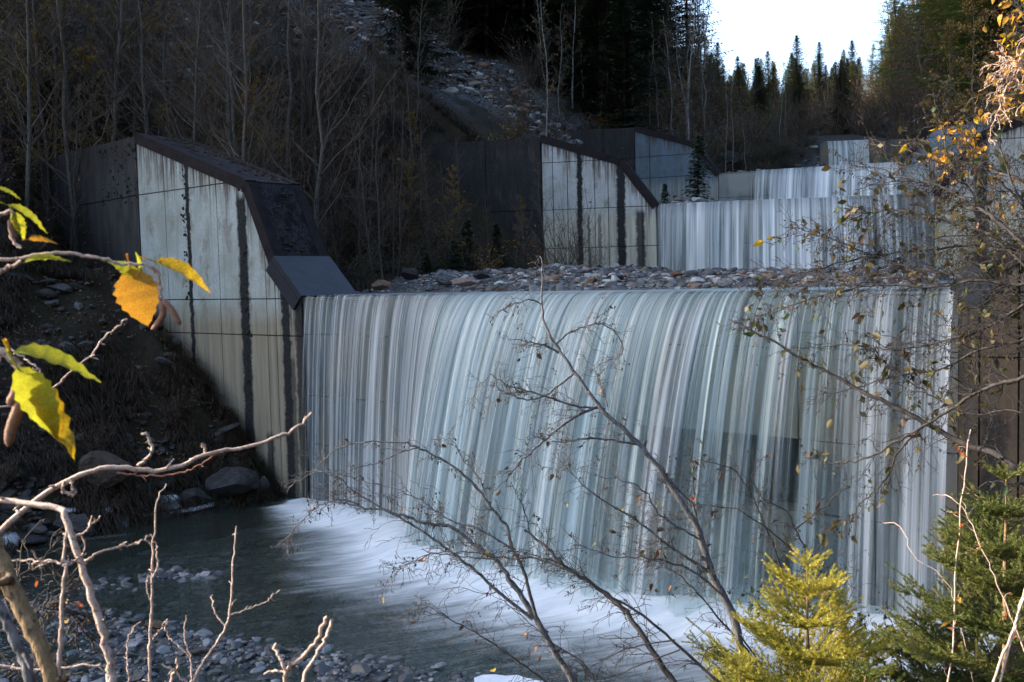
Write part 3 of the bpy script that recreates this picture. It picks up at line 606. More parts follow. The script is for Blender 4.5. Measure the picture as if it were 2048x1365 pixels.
# near shore
r = np.random.default_rng(11)
x = r.uniform(-9, 5, 26000); y = r.uniform(11.5, 22, 26000); P = on_ground(x, y); v_, px, py = inview(P); _, lt, stt, dll, _ = terrain(x, y, True)
k = v_ & (P[:, 2] > Z0-.7) & (P[:, 2] < Z0+.8) & (r.random(26000) < np.where(P[:, 2] > Z0-.12, .8, .42)); P = P[k][:11000]
sz_ = .016+.05*r.random(len(P))**2.5+.12*r.random(len(P))**12; sz_ = np.minimum(sz_, .15)
P[:, 2] = np.minimum(P[:, 2], Z0+.10)
scatter_stones('gravel_shore', 'wet grey pebbles along the near shore of the stream', P, sz_, M['stone_wet'], 300, 5)
# gravel behind the first crest
x = r.uniform(-8, 26, 60000); y = r.uniform(17, 42, 60000); P = on_ground(x, y); v_, px, py = inview(P); _, lt, stt, dll, lv = terrain(x, y, True)
k = v_ & (lv == 1) & (dll < .6) & (P[:, 2] > D1.z-.02+.05*r.random(60000)); P = P[k][:15000]
sz_ = .022+.06*r.random(len(P))**3+.16*r.random(len(P))**18; scatter_stones('gravel_bar', 'grey and rusty gravel heaped behind the nearest crest', P, sz_, M['stone'], 300, 6)
# little gravel behind the second and third crests
x = r.uniform(4, 30, 9000); y = r.uniform(38, 72, 9000); P = on_ground(x, y); _, lt, stt, dll, lv = terrain(x, y, True)
k = (lv >= 2) & (dll < .8) & (lt < -1.); P = P[k][:900]; sz_ = .1+.22*r.random(len(P))**3
scatter_stones('gravel_bar', 'pale rubble by the left end of the third crest', P, sz_, M['stone'], 40, 7)
# rubble at the toe of the left bank
x = r.uniform(-16, -4, 12000); y = r.uniform(15, 30, 12000); P = on_ground(x, y); v_, px, py = inview(P); _, lt, stt, dll, lv = terrain(x, y, True)
k = v_ & (lt < 0) & (lv == 0) & (dll > -.9) & (dll < 7.5) & (P[:, 2] > Z0-.25) & (r.random(12000) < np.clip(1.1-(P[:, 2]-Z0)*.5, .16, 1)); P = P[k][:2600]; sz_ = .05+.12*r.random(len(P))**2+.22*r.random(len(P))**10
scatter_stones('shore_rubble', 'dark rubble at the foot of the left bank', P, sz_, M['stone_dark'], 160, 9)
# scree
x = r.uniform(scr0[0]-14, scr1[0]+8, 30000); y = r.uniform(min(scr0[1], scr1[1])-12, max(scr0[1], scr1[1])+12, 30000); u2 = (x-scr0[0])*ax[0]+(y-scr0[1])*ax[1]; v2 = -(x-scr0[0])*ax[1]+(y-scr0[1])*ax[0]
P = on_ground(x, y); k = (np.abs(v2-.5) < 5.6+r.normal(size=30000)*.6) & (u2 < Lx+1) & (r.random(30000) < .5); P = P[k][:8000]; sz_ = .06+.10*r.random(len(P))**2+.35*r.random(len(P))**16
scatter_stones('scree_slope', 'grey tongue of loose scree on the left hillside', P, sz_, M['stone'], 160, 8)
# boulders one can point at
BS = stone_meshes(6, IC3, M['stone_wet'], 21, (.7, .95))
def mat_boulder(name, c): return mat_plain(name, c, tuple(q*.45 for q in c), 3.5, .8, .8, .05)
def boulder(px, py, Y, w, h, mat, label, kk, rz=0., d=None, group='large stones by the water'):
    g = groundhit(px, py+h*.4, 8, 75); Y = Y if g is None else g[1]; p = at(px, py, Y); hw = w/2/FPX*Y; me = BS[kk].copy(); me.materials.clear(); me.materials.append(mat)
    dim = np.array([v.co for v in me.vertices]); zr = dim[:, 2].max(); xr = np.abs(dim[:, 0]).max()
    return thing('boulder', label, 'boulder', tuple(p+np.array([0, 0, h/FPX*Y*.42])), (0, 0, rz), None, me) if 0 else _b(p, hw, h, Y, me, zr, xr, rz, label)
def _b(p, hw, h, Y, me, zr, xr, rz, label):
    o = thing('boulder', label, 'boulder', (p[0], p[1], p[2]+h/FPX*Y*.45), (.1, .08, rz), None, me); o.scale = (hw/xr, hw/xr*.8, h/FPX*Y*.55/zr); return o
mo, mp_, mg, md = mat_boulder('rock_ochre', (.30, .19, .12)), mat_boulder('rock_pink', (.27, .19, .16)), mat_boulder('rock_grey', (.16, .165, .17)), mat_boulder('rock_dark', (.045, .042, .04))
boulder(764, 584, 27.0, 42, 24, mo, 'ochre cube shaped boulder standing in the water behind the nearest crest', 0)
boulder(930, 572, 29.5, 62, 16, mp_, 'flat pinkish slab lying on the gravel right of the ochre boulder', 1)
boulder(893, 566, 31.5, 50, 22, mg, 'grey boulder touching the left end of the flat pinkish slab', 2)
boulder(965, 558, 34, 40, 16, md, 'dark wet stone behind the flat pinkish slab', 3)
boulder(712, 560, 33, 30, 16, mg, 'grey boulder farthest left on the gravel beside the dark cover plate', 4)
boulder(700+120, 556, 35, 36, 20, md, 'dark low stone between the ochre boulder and the bank', 5)
boulder(1355, 552, 36.5, 34, 8, mat_boulder('rock_rust', (.20, .09, .05)), 'rust coloured flat stone on the gravel below the second fall', 1)
boulder(1448, 572, 32, 46, 17, mat_boulder('rock_white', (.42, .40, .36)), 'whitish rock at the right end of the gravel bar', 2)
boulder(470, 1000, 24.6, 115, 68, md, 'big dark boulder at the foot of the left bank near the wing wall', 0, .3)
boulder(528, 990, 24.8, 26, 38, mg, 'upright grey stone between the big dark boulder and the wing wall', 1, .7)
boulder(395, 1010, 24.2, 70, 34, md, 'low dark boulder left of the big dark boulder', 3, .2)
boulder(335, 1022, 23.6, 60, 30, mg, 'grey shore rock beside the white foam lump', 4)
boulder(150, 1072, 20.8, 90, 46, md, 'dark boulder at the far left shore', 5)
boulder(215, 965, 25.5, 120, 60, mat_boulder('rock_brown', (.07, .05, .035)), 'brown ledge of rock sticking out of the left bank', 2)
boulder(1470, 325, 62, 50, 22, md, 'dark boulder on the rubble left of the third fall', 2)
boulder(900, 130, 47, 60, 28, mg, 'largest grey boulder on the scree slope', 1)
boulder(800, 140, 47, 46, 20, md, 'dark boulder on the upper left of the scree', 4)
boulder(310, 1258, 14.6, 46, 18, mat_boulder('rock_tan', (.16, .11, .07)), 'tan half sunken stone off the near shore', 5)
for px, py, w, h_, Y, lb in ((340, 1002, 40, 22, 23.7, 'rounded white foam lump by the waterline left of the dark boulder'), (208, 1022, 34, 14, 22.8, 'low white foam patch on the left shore'), (14, 1082, 46, 34, 20.6, 'white foam heap at the left edge of the stream'), (145, 1020, 30, 10, 22.8, 'faint grey foam patch farther up the left shore'), (247, 1024, 12, 8, 23, 'tiny round foam ball between two foam patches')):
    g = groundhit(px, py+h_*.4, 8, 75); Y = Y if g is None else g[1]; p = at(px, py, Y); q = MB(); rr = np.random.default_rng(int(px)); V, F = IC2; s_ = 1+.25*np.array([vnoise(np.array([v[0]*2+9]), np.array([v[1]*2+v[2]]))[0] for v in V])[:, None]
    q.add(V*s_*np.array([w/2, w/2.5, h_*.5])/FPX*Y, F); thing('foam_lump', lb, 'foam', tuple(p), group='lumps of white foam on the left shore', me=q.mesh('foam_lump', M['ice'], True))
# flat foam line on the far shore
q = MB(); pts = [atz(x_, y_, Z0+.10) for x_, y_ in ((262, 1028), (330, 1018), (400, 1009), (428, 1004), (428, 1008), (392, 1018), (330, 1026), (270, 1032))]; k = len(pts)
q.poly(pts+[p-np.array([0, 0, .05]) for p in pts], [list(range(k))[::-1]]+[[i, (i+1) % k, (i+1) % k+k, i+k] for i in range(k)]); o = q.obj('foam_strip', M['ice']); o['label'] = 'thin white strip of foam along the far waterline'; o['category'] = 'foam'
pts = [atz(x_, y_, Z0+.12) for x_, y_ in ((948, 1356), (965, 1350), (990, 1349), (1012, 1352), (1035, 1350), (1052, 1356), (1085, 1362), (1110, 1372), (1100, 1385), (960, 1385))]; k = len(pts); q = MB()
q.poly(pts+[p-np.array([0, 0, .05]) for p in pts], [list(range(k))[::-1]]+[[i, (i+1) % k, (i+1) % k+k, i+k] for i in range(k)]); o = q.obj('foam_strip', M['ice']); o['label'] = 'white foam patch on the near pebbles at the lower edge'; o['category'] = 'foam'

# ------------------------------------------------------------------ far vegetation: prototypes
def rot_about(v, axis_, a):
    axis_ = axis_/np.linalg.norm(axis_); return v*math.cos(a)+np.cross(axis_, v)*math.sin(a)+axis_*np.dot(axis_, v)*(1-math.cos(a))
def leafquads(mb, C_, size, rng, m=0, elong=1.5):
    n = len(C_); d = rng.normal(size=(n, 3)); d /= np.linalg.norm(d, axis=1)[:, None]; e = np.cross(d, rng.normal(size=(n, 3))); e /= np.linalg.norm(e, axis=1)[:, None]
    s_ = size*(.6+.8*rng.random((n, 1))); a = d*s_*elong; b = e*s_*.5
    V = np.stack([C_-a*.5, C_+b*.9, C_+a*.5, C_-b*.9], 1).reshape(-1, 3); i = np.arange(n)[:, None]*4+np.arange(4)[None]; mb.add(V, i, m)
def bare_tree(seed, H=12, r0=.13, nb=26, leaves=0, spread=.34, lean=.05, twmin=.006, lsize=.07):
    """trunk and a crown of branches, twigs and a few leaves"""
    r = np.random.default_rng(seed); n = 9; zz = np.linspace(0, H, n); P = np.stack([np.cumsum(r.normal(size=n)*.11)+lean*zz*r.normal()*.6, np.cumsum(r.normal(size=n)*.11), zz], -1); P[0] = [0, 0, -.5]
    R = r0*(1-.93*zz/H)+.008; tr = MB(); tube(tr, P, R, 6); tw = MB(); lp = []
    for _ in range(nb):
        f = .12+.86*r.random()**.85; p = np.array([np.interp(f*H, zz, P[:, k]) for k in range(3)]); a = r.random()*6.28; L = H*spread*(1.12-f)*(.55+.6*r.random()); up = .5+.7*r.random()
        d = np.array([math.cos(a), math.sin(a), up]); d /= np.linalg.norm(d); m_ = 6; t = np.linspace(0, 1, m_)[:, None]; B = p+d*L*t+np.array([0, 0, .18*L])*t**2+r.normal(size=(m_, 3))*.035*L*t
        rr = max(r0*.33*(1.05-f), .012); tube(tw, B, rr*(1-.85*t[:, 0])+twmin*.6, 3)
        for _2 in range(6):
            g = .15+.8*r.random(); q0 = B[0]+(B[-1]-B[0])*g; dd_ = d+r.normal(size=3)*.55; dd_ /= np.linalg.norm(dd_); l2 = L*.45*(1.1-g)*(.5+r.random()); t3 = np.linspace(0, 1, 4)[:, None]
            B2 = q0+dd_*l2*t3+r.normal(size=(4, 3))*.05*l2*t3; tube(tw, B2, twmin*(1.3-.8*t3[:, 0]), 3)
            for _3 in range(4):
                g3 = r.random(); q1 = B2[0]+(B2[-1]-B2[0])*g3; e_ = dd_+r.normal(size=3)*.7; e_ /= np.linalg.norm(e_); l3 = l2*.5*(.4+r.random()); E = np.array([q1, q1+e_*l3*.5, q1+e_*l3+r.normal(size=3)*.1*l3]); tube(tw, E, [twmin*.7, twmin*.5, twmin*.3], 3)
                if leaves: lp.append(q1+e_*l3*r.random())
    if leaves:
        lp = np.array(lp); k = r.integers(len(lp), size=leaves); leafquads(tw, lp[k]+r.normal(size=(leaves, 3))*.06, lsize, r, 1)
    return tr, tw
def spruce(seed, H=14, base=.06, wid=.19, dens=1.):
    r = np.random.default_rng(seed); tr = MB(); n = 8; zz = np.linspace(-.4, H, n); tube(tr, np.stack([zz*0+r.normal(size=n)*.03, zz*0+r.normal(size=n)*.03, zz], -1), np.linspace(H*.013, .012, n), 6)
    cr = MB(); V = []; z = H*base; k = 0
    while z < H*.985:
        f = z/H; Rm = wid*H*(1-f)**.8*(.85+.3*r.random()); nb = int((6+3*r.random())*dens)+1; a0 = r.random()*6.28
        for b in range(nb):
            a = a0+b/nb*6.28+r.normal()*.2; L = Rm*(.6+.55*r.random())+.08; ca, sa = math.cos(a), math.sin(a); dirv = np.array([ca, sa, 0]); side = np.array([-sa, ca, 0]); dr = -.28+.45*f+.12*r.normal(); m_ = max(3, int(L/.28)); p0 = np.array([0, 0, z+r.normal()*.05])
            for j in range(m_):
                g = (j+.4)/m_; c = p0+dirv*L*g+np.array([0, 0, dr*L*g+.18*L*g*g]); w = L*.26*(1.15-g)+.06
                for sg in (-1, 1):
                    tip = c+side*sg*w*(.8+.4*r.random())+dirv*w*.8+np.array([0, 0, -.16*w-.05+r.normal()*.04]); q0 = c-dirv*.10; q1 = c+dirv*.14+np.array([0, 0, -.04*r.random()-.02])
                    V += [q0, q1, tip]
            tip = p0+dirv*(L*1.12)+np.array([0, 0, dr*L+.2*L]); e_ = p0+dirv*L*.75+np.array([0, 0, dr*L*.75+.1*L]); V += [e_+side*.07, tip, e_-side*.07]
        z += max(.16, .030*H*(1.15-f)*(.7+.6*r.random())); k += 1
    V = np.array(V); cr.add(V, np.arange(len(V)).reshape(-1, 3)); return tr, cr
def bush(seed, H=1.6, leaves=260, stems=14, lsize=.05):
    r = np.random.default_rng(seed); tw = MB(); lp = []
    for _ in range(stems):
        a = r.random()*6.28; t = np.linspace(0, 1, 6)[:, None]; d = np.array([math.cos(a)*.6*r.random(), math.sin(a)*.6*r.random(), 1]); L = H*(.5+.6*r.random()); B = d*L*t+r.normal(size=(6, 3))*.05*L*t+np.array([math.cos(a), math.sin(a), -.3])*.25*L*t**2; tube(tw, B, .012*(1.1-t[:, 0]), 3)
        for _2 in range(9):
            g = r.random(); q0 = B[0]+(B[-1]-B[0])*g; e_ = d/np.linalg.norm(d)+r.normal(size=3)*.7; E = np.array([q0, q0+e_*.16*H, q0+e_*.3*H+r.normal(size=3)*.03*H]); tube(tw, E, [.006, .004, .002], 3); lp += [q0+e_*.3*H*r.random() for _ in range(3)]
    lf = MB(); lp = np.array(lp); k = r.integers(len(lp), size=leaves); leafquads(lf, lp[k]+r.normal(size=(leaves, 3))*.05*H, lsize, r); return tw, lf
PROTO = {}
def proto(kind, parts): PROTO.setdefault(kind, []).append(parts)
for k in range(4):
    tr, tw = bare_tree(100+k, 13+k, .075+.012*k, 46, 0, twmin=.006); proto('bare', [('trunk', tr.mesh('trunk', M['bark_grey'], True)), ('crown', tw.mesh('crown', [M['twig_far'], M['leaf_dull']]))])
for k in range(3):
    tr, tw = bare_tree(120+k, 12+k, .07, 44, 3200, twmin=.0055, lsize=.08); proto('leafy', [('trunk', tr.mesh('trunk', M['bark_grey'], True)), ('crown', tw.mesh('crown', [M['twig_far'], M['leaf_dull']]))])
for k in range(3):
    tr, tw = bare_tree(140+k, 9+k, .06, 30, 200, .22, twmin=.008); proto('pale', [('trunk', tr.mesh('trunk', M['bark_pale'], True)), ('crown', tw.mesh('crown', [M['bark_grey'], M['leaf_dull']]))])
for k in range(4):
    tr, cr = spruce(160+k, 13+2.0*k, .06, .25); proto('spruce', [('trunk', tr.mesh('trunk', M['bark_dark'], True)), ('crown', cr.mesh('crown', M['needle_far']))])
for k in range(3):
    tr, cr = spruce(170+k, 14+2*k, .1, .26, .8); proto('spruce_sunlit', [('trunk', tr.mesh('trunk', M['bark_dark'], True)), ('crown', cr.mesh('crown', M['needle_sunlit']))])
for k in range(2):
    tr, cr = spruce(180+k, 3+k, .03, .27); proto('small_spruce', [('trunk', tr.mesh('trunk', M['bark_dark'], True)), ('crown', cr.mesh('crown', M['needle_far']))])
for nm, mt in (('bush', 'leaf_dull'), ('green_bush', 'leaf_green'), ('orange_bush', 'leaf_orange'), ('brown_bush', 'leaf_brown'), ('red_bush', 'leaf_red')):
    for k in range(2):
        tw, lf = bush(200+k, 1.7, 420); proto(nm, [('stems', tw.mesh('stems', M['twig'])), ('foliage', lf.mesh('foliage', M[mt]))])
for k in range(2):
    tw, lf = bush(230+k, 1.7, 30, 16); proto('twig_bush', [('stems', tw.mesh('stems', M['twig_far'])), ('foliage', lf.mesh('foliage', M['leaf_dull']))])
NAMEOF = dict(bare='bare_tree', leafy='thin_leaved_tree', pale='young_birch', spruce='spruce_tree', spruce_sunlit='spruce_tree', small_spruce='young_spruce', bush='bush', green_bush='bush', orange_bush='bush', brown_bush='bush', red_bush='bush', twig_bush='bush')
CATOF = dict(bare='tree', leafy='tree', pale='tree', spruce='tree', spruce_sunlit='tree', small_spruce='tree')
def plant(kind, x, y, sc=1., label='', group=None, z=None, rng=RNG, v=None, tilt=.05, name=None):
    pr = PROTO[kind]; parts = pr[int(rng.integers(len(pr))) if v is None else v]
    t = thing(name or NAMEOF[kind], label, CATOF.get(kind, 'bush'), (x, y, (tz(x, y) if z is None else z)-.05), (rng.normal()*tilt, rng.normal()*tilt, rng.random()*6.28), group)
    t.scale = (sc,)*3
    for nm, me in parts: link(nm, me, t)
    return t
LANDX = [60, 150, 220, 290, 360, 430, 500, 570, 640, 710, 780, 850, 930, 1010, 1085, 1160, 1240, 1300, 1360, 1430, 1500, 1570, 1650, 1735, 1800, 1870, 1960]
LAND = ['the left edge', 'the leafy twig', 'the dim return wall', 'the return wall corner', 'the peak of the wing wall', 'the first dark wall strip', 'the long sloping cap', 'the steep cap', 'the upper corner of the cap', 'the cover plate', 'the pool beside the cover plate', 'the ochre boulder', 'the pinkish slab', 'the gravel bar middle', 'the dark bank', 'the second wing peak', 'the second wing cap', 'the second crest corner', 'the blackened wing', 'the young spruce', 'the bare crest end', 'the third fall left end', 'the third fall middle', 'the uppermost fall', 'the uppermost bare concrete', 'the second fall right end', 'the right wing cap', 'the right edge']
SHORT = {'yellowing trees on the upper left slope': 'yellow leaved thin tree', 'leafless trees on the left slope': 'leafless grey tree', 'small bare trees below the scree': 'low leafless tree', 'small leafy trees below the scree': 'low dull leaved tree', 'dark spruces on the left hill': 'dark hillside spruce', 'dark spruces among bare trees': 'lone dark spruce', 'pale birches along the left edge of the upper channel': 'slim pale birch', 'leafless trees at the head of the channel': 'leafless brown tree', 'small dark spruces on the left bank': 'small dark spruce', 'short yellowing trees at the upper left': 'short ochre leaved tree', 'short leafless trees between the taller trunks': 'short leafless tree', 'leafless trees on the far right slope': 'far leafless tree', 'brush above the uppermost dam': 'far leafless brush', 'warm leaved trees at the upper right': 'warm brown leaved tree', 'distant spruces across the valley head': 'distant dark spruce', 'sunlit spruces on the far skyline': 'distant sunlit spruce', 'distant broadleaf trees on the far hill': 'distant broadleaf tree', 'tall half lit spruces on the right hill': 'tall half lit spruce', 'thin brownish trees on the right hillside': 'thin brownish hillside tree', 'orange bushes above the right wing walls': 'orange leaved bush', 'low dull bushes along the banks': 'low dull leaved bush', 'leafless brush on the slopes': 'leafless twig tangle', 'dark green bushes by the water': 'dark green bank bush', 'brown withered bushes': 'brown withered bush'}
def region(kind, n, test, sc, label, group, seed, mind=1.6, box=(-60, 70, 22, 190), mx=80, tilt=.05):
    """spread plants over a piece of hillside, keeping those the camera can see"""
    r = np.random.default_rng(seed); N = 30000; x = r.uniform(box[0], box[1], N); y = r.uniform(box[2], box[3], N); z, lt, stt, dll, lv = terrain(x, y, True); P = np.stack([x, y, z], -1)
    d = P@_f; px = 1024+FPX*(P@_r)/d; py = 682.5-FPX*(P@_u)/d
    ok = (d > 5) & (px > -mx) & (px < 2048+mx) & (py > -500) & test(px, py, y, lt, stt, dll, x)
    Ht = dict(spruce=18, spruce_sunlit=18, bare=15, leafy=13.5, pale=10.5, small_spruce=3.6).get(kind, 1.8)*sum(sc)/2; pt = P+np.array([0, 0, Ht]); d2 = pt@_f; pyt = 682.5-FPX*(pt@_u)/d2
    ok &= pyt > np.interp(px, [1385, 1412, 1440, 1500, 1540, 1600, 1650, 1700, 1742, 1770, 1790, 1825], [-9999, 30, 75, 75, 60, 75, 70, 90, 125, 100, 40, -9999])+(55 if kind in ('bare', 'pale', 'leafy') else 0)+r.normal(size=N)*14
    idx_ = np.where(ok)[0]; got = []; ga = np.zeros((0, 2))
    for i in idx_:
        if len(got) >= n: break
        if len(ga) and np.min((ga[:, 0]-x[i])**2+(ga[:, 1]-y[i])**2) < mind**2: continue
        got.append(i); ga = np.vstack([ga, [x[i], y[i]]])
    if got:
        ys = np.quantile(y[got], [.34, .67])
        for i in got:
            q = r.random(); size_ = ('smaller', 'middling', 'bigger')[min(int(q*3), 2)]; row = ('in front', 'midway back', 'farthest back')[int(y[i] > ys[0])+int(y[i] > ys[1])]
            plant(kind, x[i], y[i], sc[0]+(sc[1]-sc[0])*q, '%s %s, %s, above %s' % (size_, SHORT.get(group, group), row, LAND[int(np.searchsorted(LANDX, px[i]))]), group, z[i], r, tilt=tilt)
    return len(got)
inscree = lambda x, y: (np.abs(-(x-scr0[0])*ax[1]+(y-scr0[1])*ax[0]-.5) < 5.8) & ((x-scr0[0])*ax[0]+(y-scr0[1])*ax[1] < Lx+1)
def behind_wing(x, y):                                   # keep clear of the walls themselves
    bad = np.zeros(np.shape(x), bool)
    for D, a0 in ((D1, -11), (D2, -10), (D3, -9), (D4, -1)):
        s, w = D.st(x, y)
        if D is D3: bad |= (s > -7.5) & (s < .5) & (w > -9) & (w < 2)
        bad |= (s > a0) & (s < D.W+9) & (w > -1.6) & (w < 2.1)
    return bad
# left hill
region('leafy', 34, lambda px, py, y, lt, s, dl, x: (lt < 0) & (dl > 5) & (px < 420) & (s > 4) & (s < 45) & ~behind_wing(x, y), (.75, 1.15), 'thin tree with dull yellow leaves on the slope above the large wing wall', 'yellowing trees on the upper left slope', 41, 1.7, (-35, 10, 28, 70))
region('bare', 60, lambda px, py, y, lt, s, dl, x: (lt < 0) & (dl > 3.5) & (px < 720) & (s > 2.5) & (s < 50) & ~inscree(x, y) & ~behind_wing(x, y), (.7, 1.15), 'leafless grey trunked tree in the thicket on the left slope', 'leafless trees on the left slope', 42, 1.3, (-35, 12, 26, 75))
region('bare', 34, lambda px, py, y, lt, s, dl, x: (lt < 0) & (dl > 1.6) & (px > 640) & (px < 1110) & (s > 3) & (s < 19) & ~inscree(x, y) & ~behind_wing(x, y), (.25, .45), 'small leafless tree on the bank between the first and second wing walls', 'small bare trees below the scree', 43, 1.0, (-12, 12, 24, 48))
region('leafy', 6, lambda px, py, y, lt, s, dl, x: (lt < 0) & (dl > 1.6) & (px > 700) & (px < 1060) & (s > 5) & (s < 20) & ~inscree(x, y) & ~behind_wing(x, y), (.22, .36), 'small tree with dull leaves on the bank below the scree', 'small leafy trees below the scree', 44, 1.4, (-12, 12, 24, 48))
region('spruce', 48, lambda px, py, y, lt, s, dl, x: (lt < 0) & (dl > 5) & (px > 850) & (px < 1375) & (s > 24) & (s < 85) & ~((px < 1120) & (py > 10) & (y < 58)) & ~inscree(x, y) & ~behind_wing(x, y), (.7, 1.2), 'dark spruce in the stand above the scree and second dam', 'dark spruces on the left hill', 45, 2.1, (-35, 40, 45, 120))
region('spruce', 16, lambda px, py, y, lt, s, dl, x: (lt < 0) & (dl > 5) & (px > -80) & (px < 850) & (s > 20) & (s < 60) & ~inscree(x, y) & ~behind_wing(x, y), (.6, .9), 'dark spruce among leafless trees high on the left slope', 'dark spruces among bare trees', 145, 3, (-35, 10, 45, 90))
region('pale', 40, lambda px, py, y, lt, s, dl, x: (lt < 0) & (dl > .8) & (px > 1080) & (px < 1700) & (s > 24) & (s < 75) & ~behind_wing(x, y), (.6, 1.1), 'slim pale trunked birch behind the second and third dams', 'pale birches along the left edge of the upper channel', 46, 1.1, (-5, 40, 42, 100))
region('bare', 60, lambda px, py, y, lt, s, dl, x: (dl > .5) & (px > 1120) & (px < 1900) & (s > 42) & (s < 105) & ~behind_wing(x, y), (.45, .8), 'leafless grey brown tree in the thicket at the head of the channel', 'leafless trees at the head of the channel', 47, 1.3, (5, 60, 60, 150))
region('small_spruce', 16, lambda px, py, y, lt, s, dl, x: (lt < 0) & (dl > .6) & (dl < 6) & (px > 830) & (px < 1075) & (s > 3) & (s < 20) & ~behind_wing(x, y), (.25, .6), 'small dark spruce in the undergrowth between the first two wing walls', 'small dark spruces on the left bank', 48, 1.0, (-12, 14, 24, 48))
region('leafy', 60, lambda px, py, y, lt, s, dl, x: (lt < 0) & (dl > 4) & (px < 560) & (s > 3) & (s < 40) & ~inscree(x, y) & ~behind_wing(x, y), (.35, .65), 'short tree with ochre leaves in the thicket at the upper left', 'short yellowing trees at the upper left', 71, 1.0, (-35, 10, 27, 62))
region('bare', 90, lambda px, py, y, lt, s, dl, x: (lt < 0) & (dl > 3) & (px < 690) & (s > 2) & (s < 45) & ~inscree(x, y) & ~behind_wing(x, y), (.35, .6), 'short leafless tree filling the thicket between the taller trunks', 'short leafless trees between the taller trunks', 72, .9, (-35, 12, 26, 70))
region('bare', 60, lambda px, py, y, lt, s, dl, x: (px > 1600) & (px < 1880) & (s > 72) & (s < 135) & (dl > -1), (.4, .75), 'leafless grey tree on the slope right of the distant spruces', 'leafless trees on the far right slope', 73, 1.5, (15, 60, 75, 150))
region('twig_bush', 60, lambda px, py, y, lt, s, dl, x: (px > 1500) & (px < 1850) & (s > 68) & (s < 130), (1.2, 2.6), 'brush covering the ground above the uppermost dam', 'brush above the uppermost dam', 74, 1.5, (10, 60, 70, 150))
region('leafy', 24, lambda px, py, y, lt, s, dl, x: (lt > 0) & (px > 1900) & (s > 24) & (s < 70) & (dl > 3) & ~behind_wing(x, y), (.6, 1.0), 'warm brown leaved tree at the upper right edge', 'warm leaved trees at the upper right', 75, 1.8, (20, 70, 36, 100))
# far hill that closes the valley
region('spruce', 190, lambda px, py, y, lt, s, dl, x: (y > 98) & (dl > 0) & (px > 1380) & (px < 1830) & (s > 85), (.28, .62), 'distant spruce on the hill that closes the valley', 'distant spruces across the valley head', 49, 2.0, (5, 100, 98, 190))
region('spruce_sunlit', 90, lambda px, py, y, lt, s, dl, x: (y > 120) & (px > 1400) & (px < 1830) & (s > 100), (.26, .6), 'distant sunlit spruce along the far skyline', 'sunlit spruces on the far skyline', 50, 2.2, (5, 100, 120, 190))
region('leafy', 14, lambda px, py, y, lt, s, dl, x: (y > 85) & (px > 1380) & (px < 1830), (.6, .9), 'distant thin broadleaf tree between spruces on the far hill', 'distant broadleaf trees on the far hill', 51, 3, (5, 100, 85, 190))
# right hill
region('spruce_sunlit', 30, lambda px, py, y, lt, s, dl, x: (lt > 0) & (dl > 4) & (px > 1770) & (s > 34) & (s < 100) & ~behind_wing(x, y), (.75, 1.25), 'tall spruce with sun on its left side on the right hill', 'tall half lit spruces on the right hill', 52, 2.4, (20, 75, 48, 130))
region('leafy', 46, lambda px, py, y, lt, s, dl, x: (lt > 0) & (dl > 1) & (px > 1730) & (s > 26) & (s < 90) & ~behind_wing(x, y), (.4, .75), 'thin brownish tree on the right hillside above the dams', 'thin brownish trees on the right hillside', 53, 1.4, (14, 70, 36, 110))
region('orange_bush', 14, lambda px, py, y, lt, s, dl, x: (lt > 0) & (dl > 1.2) & (dl < 14) & (px > 1840) & (py < 330) & (s > 22) & (s < 44) & ~behind_wing(x, y), (1.0, 1.8), 'orange leaved bush above the right wing walls', 'orange bushes above the right wing walls', 54, 1.3, (14, 40, 34, 60))
region('bush', 60, lambda px, py, y, lt, s, dl, x: (dl > .5) & (dl < 9) & (s > 3) & (s < 62) & ~behind_wing(x, y) & ~inscree(x, y), (.7, 1.6), 'low bush with sparse dull leaves on the channel banks', 'low dull bushes along the banks', 55, 1.2, (-20, 40, 24, 80))
region('twig_bush', 90, lambda px, py, y, lt, s, dl, x: (dl > .5) & (s > 3) & (s < 80) & ~behind_wing(x, y), (1, 2.2), 'tangle of leafless twigs in the undergrowth of the slopes', 'leafless brush on the slopes', 56, 1.3, (-30, 45, 24, 95))
region('green_bush', 26, lambda px, py, y, lt, s, dl, x: (lt < 0) & (dl > .2) & (dl < 4) & (s > 3) & (s < 60) & ~behind_wing(x, y), (.5, 1.0), 'dark green bush close to the water on the left bank', 'dark green bushes by the water', 57, 1.1, (-12, 30, 24, 80))
region('brown_bush', 30, lambda px, py, y, lt, s, dl, x: (lt < 0) & (dl > 1) & (dl < 12) & (s > -8) & (s < 24) & ~behind_wing(x, y), (.5, 1.1), 'brown withered bush on the left bank', 'brown withered bushes', 58, 1.3, (-25, 14, 18, 48))
# single ones the photograph shows clearly
def at_px(kind, px, py, Y, sc, label, v=0, z=None, **kw):
    p = at(px, py, Y); g = tz(p[0], p[1]) if z is None else z; return plant(kind, p[0], p[1], sc, label, None, g, v=v, **kw)
at_px('small_spruce', 1392, 400, 45, .85, 'young spruce in front of the blackened wing of the third dam', 1, z=3.0)
at_px('small_spruce', 1330, 400, 46, .45, 'low spruce at the left foot of the young spruce by the second crest', 0, z=3.0)
at_px('red_bush', 1225, 300, 46, .8, 'small red leaved bush against the black wall of the third dam', 0, z=4.2)
at_px('orange_bush', 1100, 470, 38.5, .75, 'orange leaved bush at the lower left corner of the second wing wall', 0)
at_px('twig_bush', 1135, 520, 37.5, 1.5, 'slender leafless shrub in front of the second wing wall', 0, z=-.1)
at_px('twig_bush', 1180, 530, 37.8, .9, 'grey green low shrub at the foot of the second wing wall', 1, z=-.1)
at_px('orange_bush', 975, 430, 37.0, .8, 'dim orange leaved bush on the dark bank left of the second wing', 1)
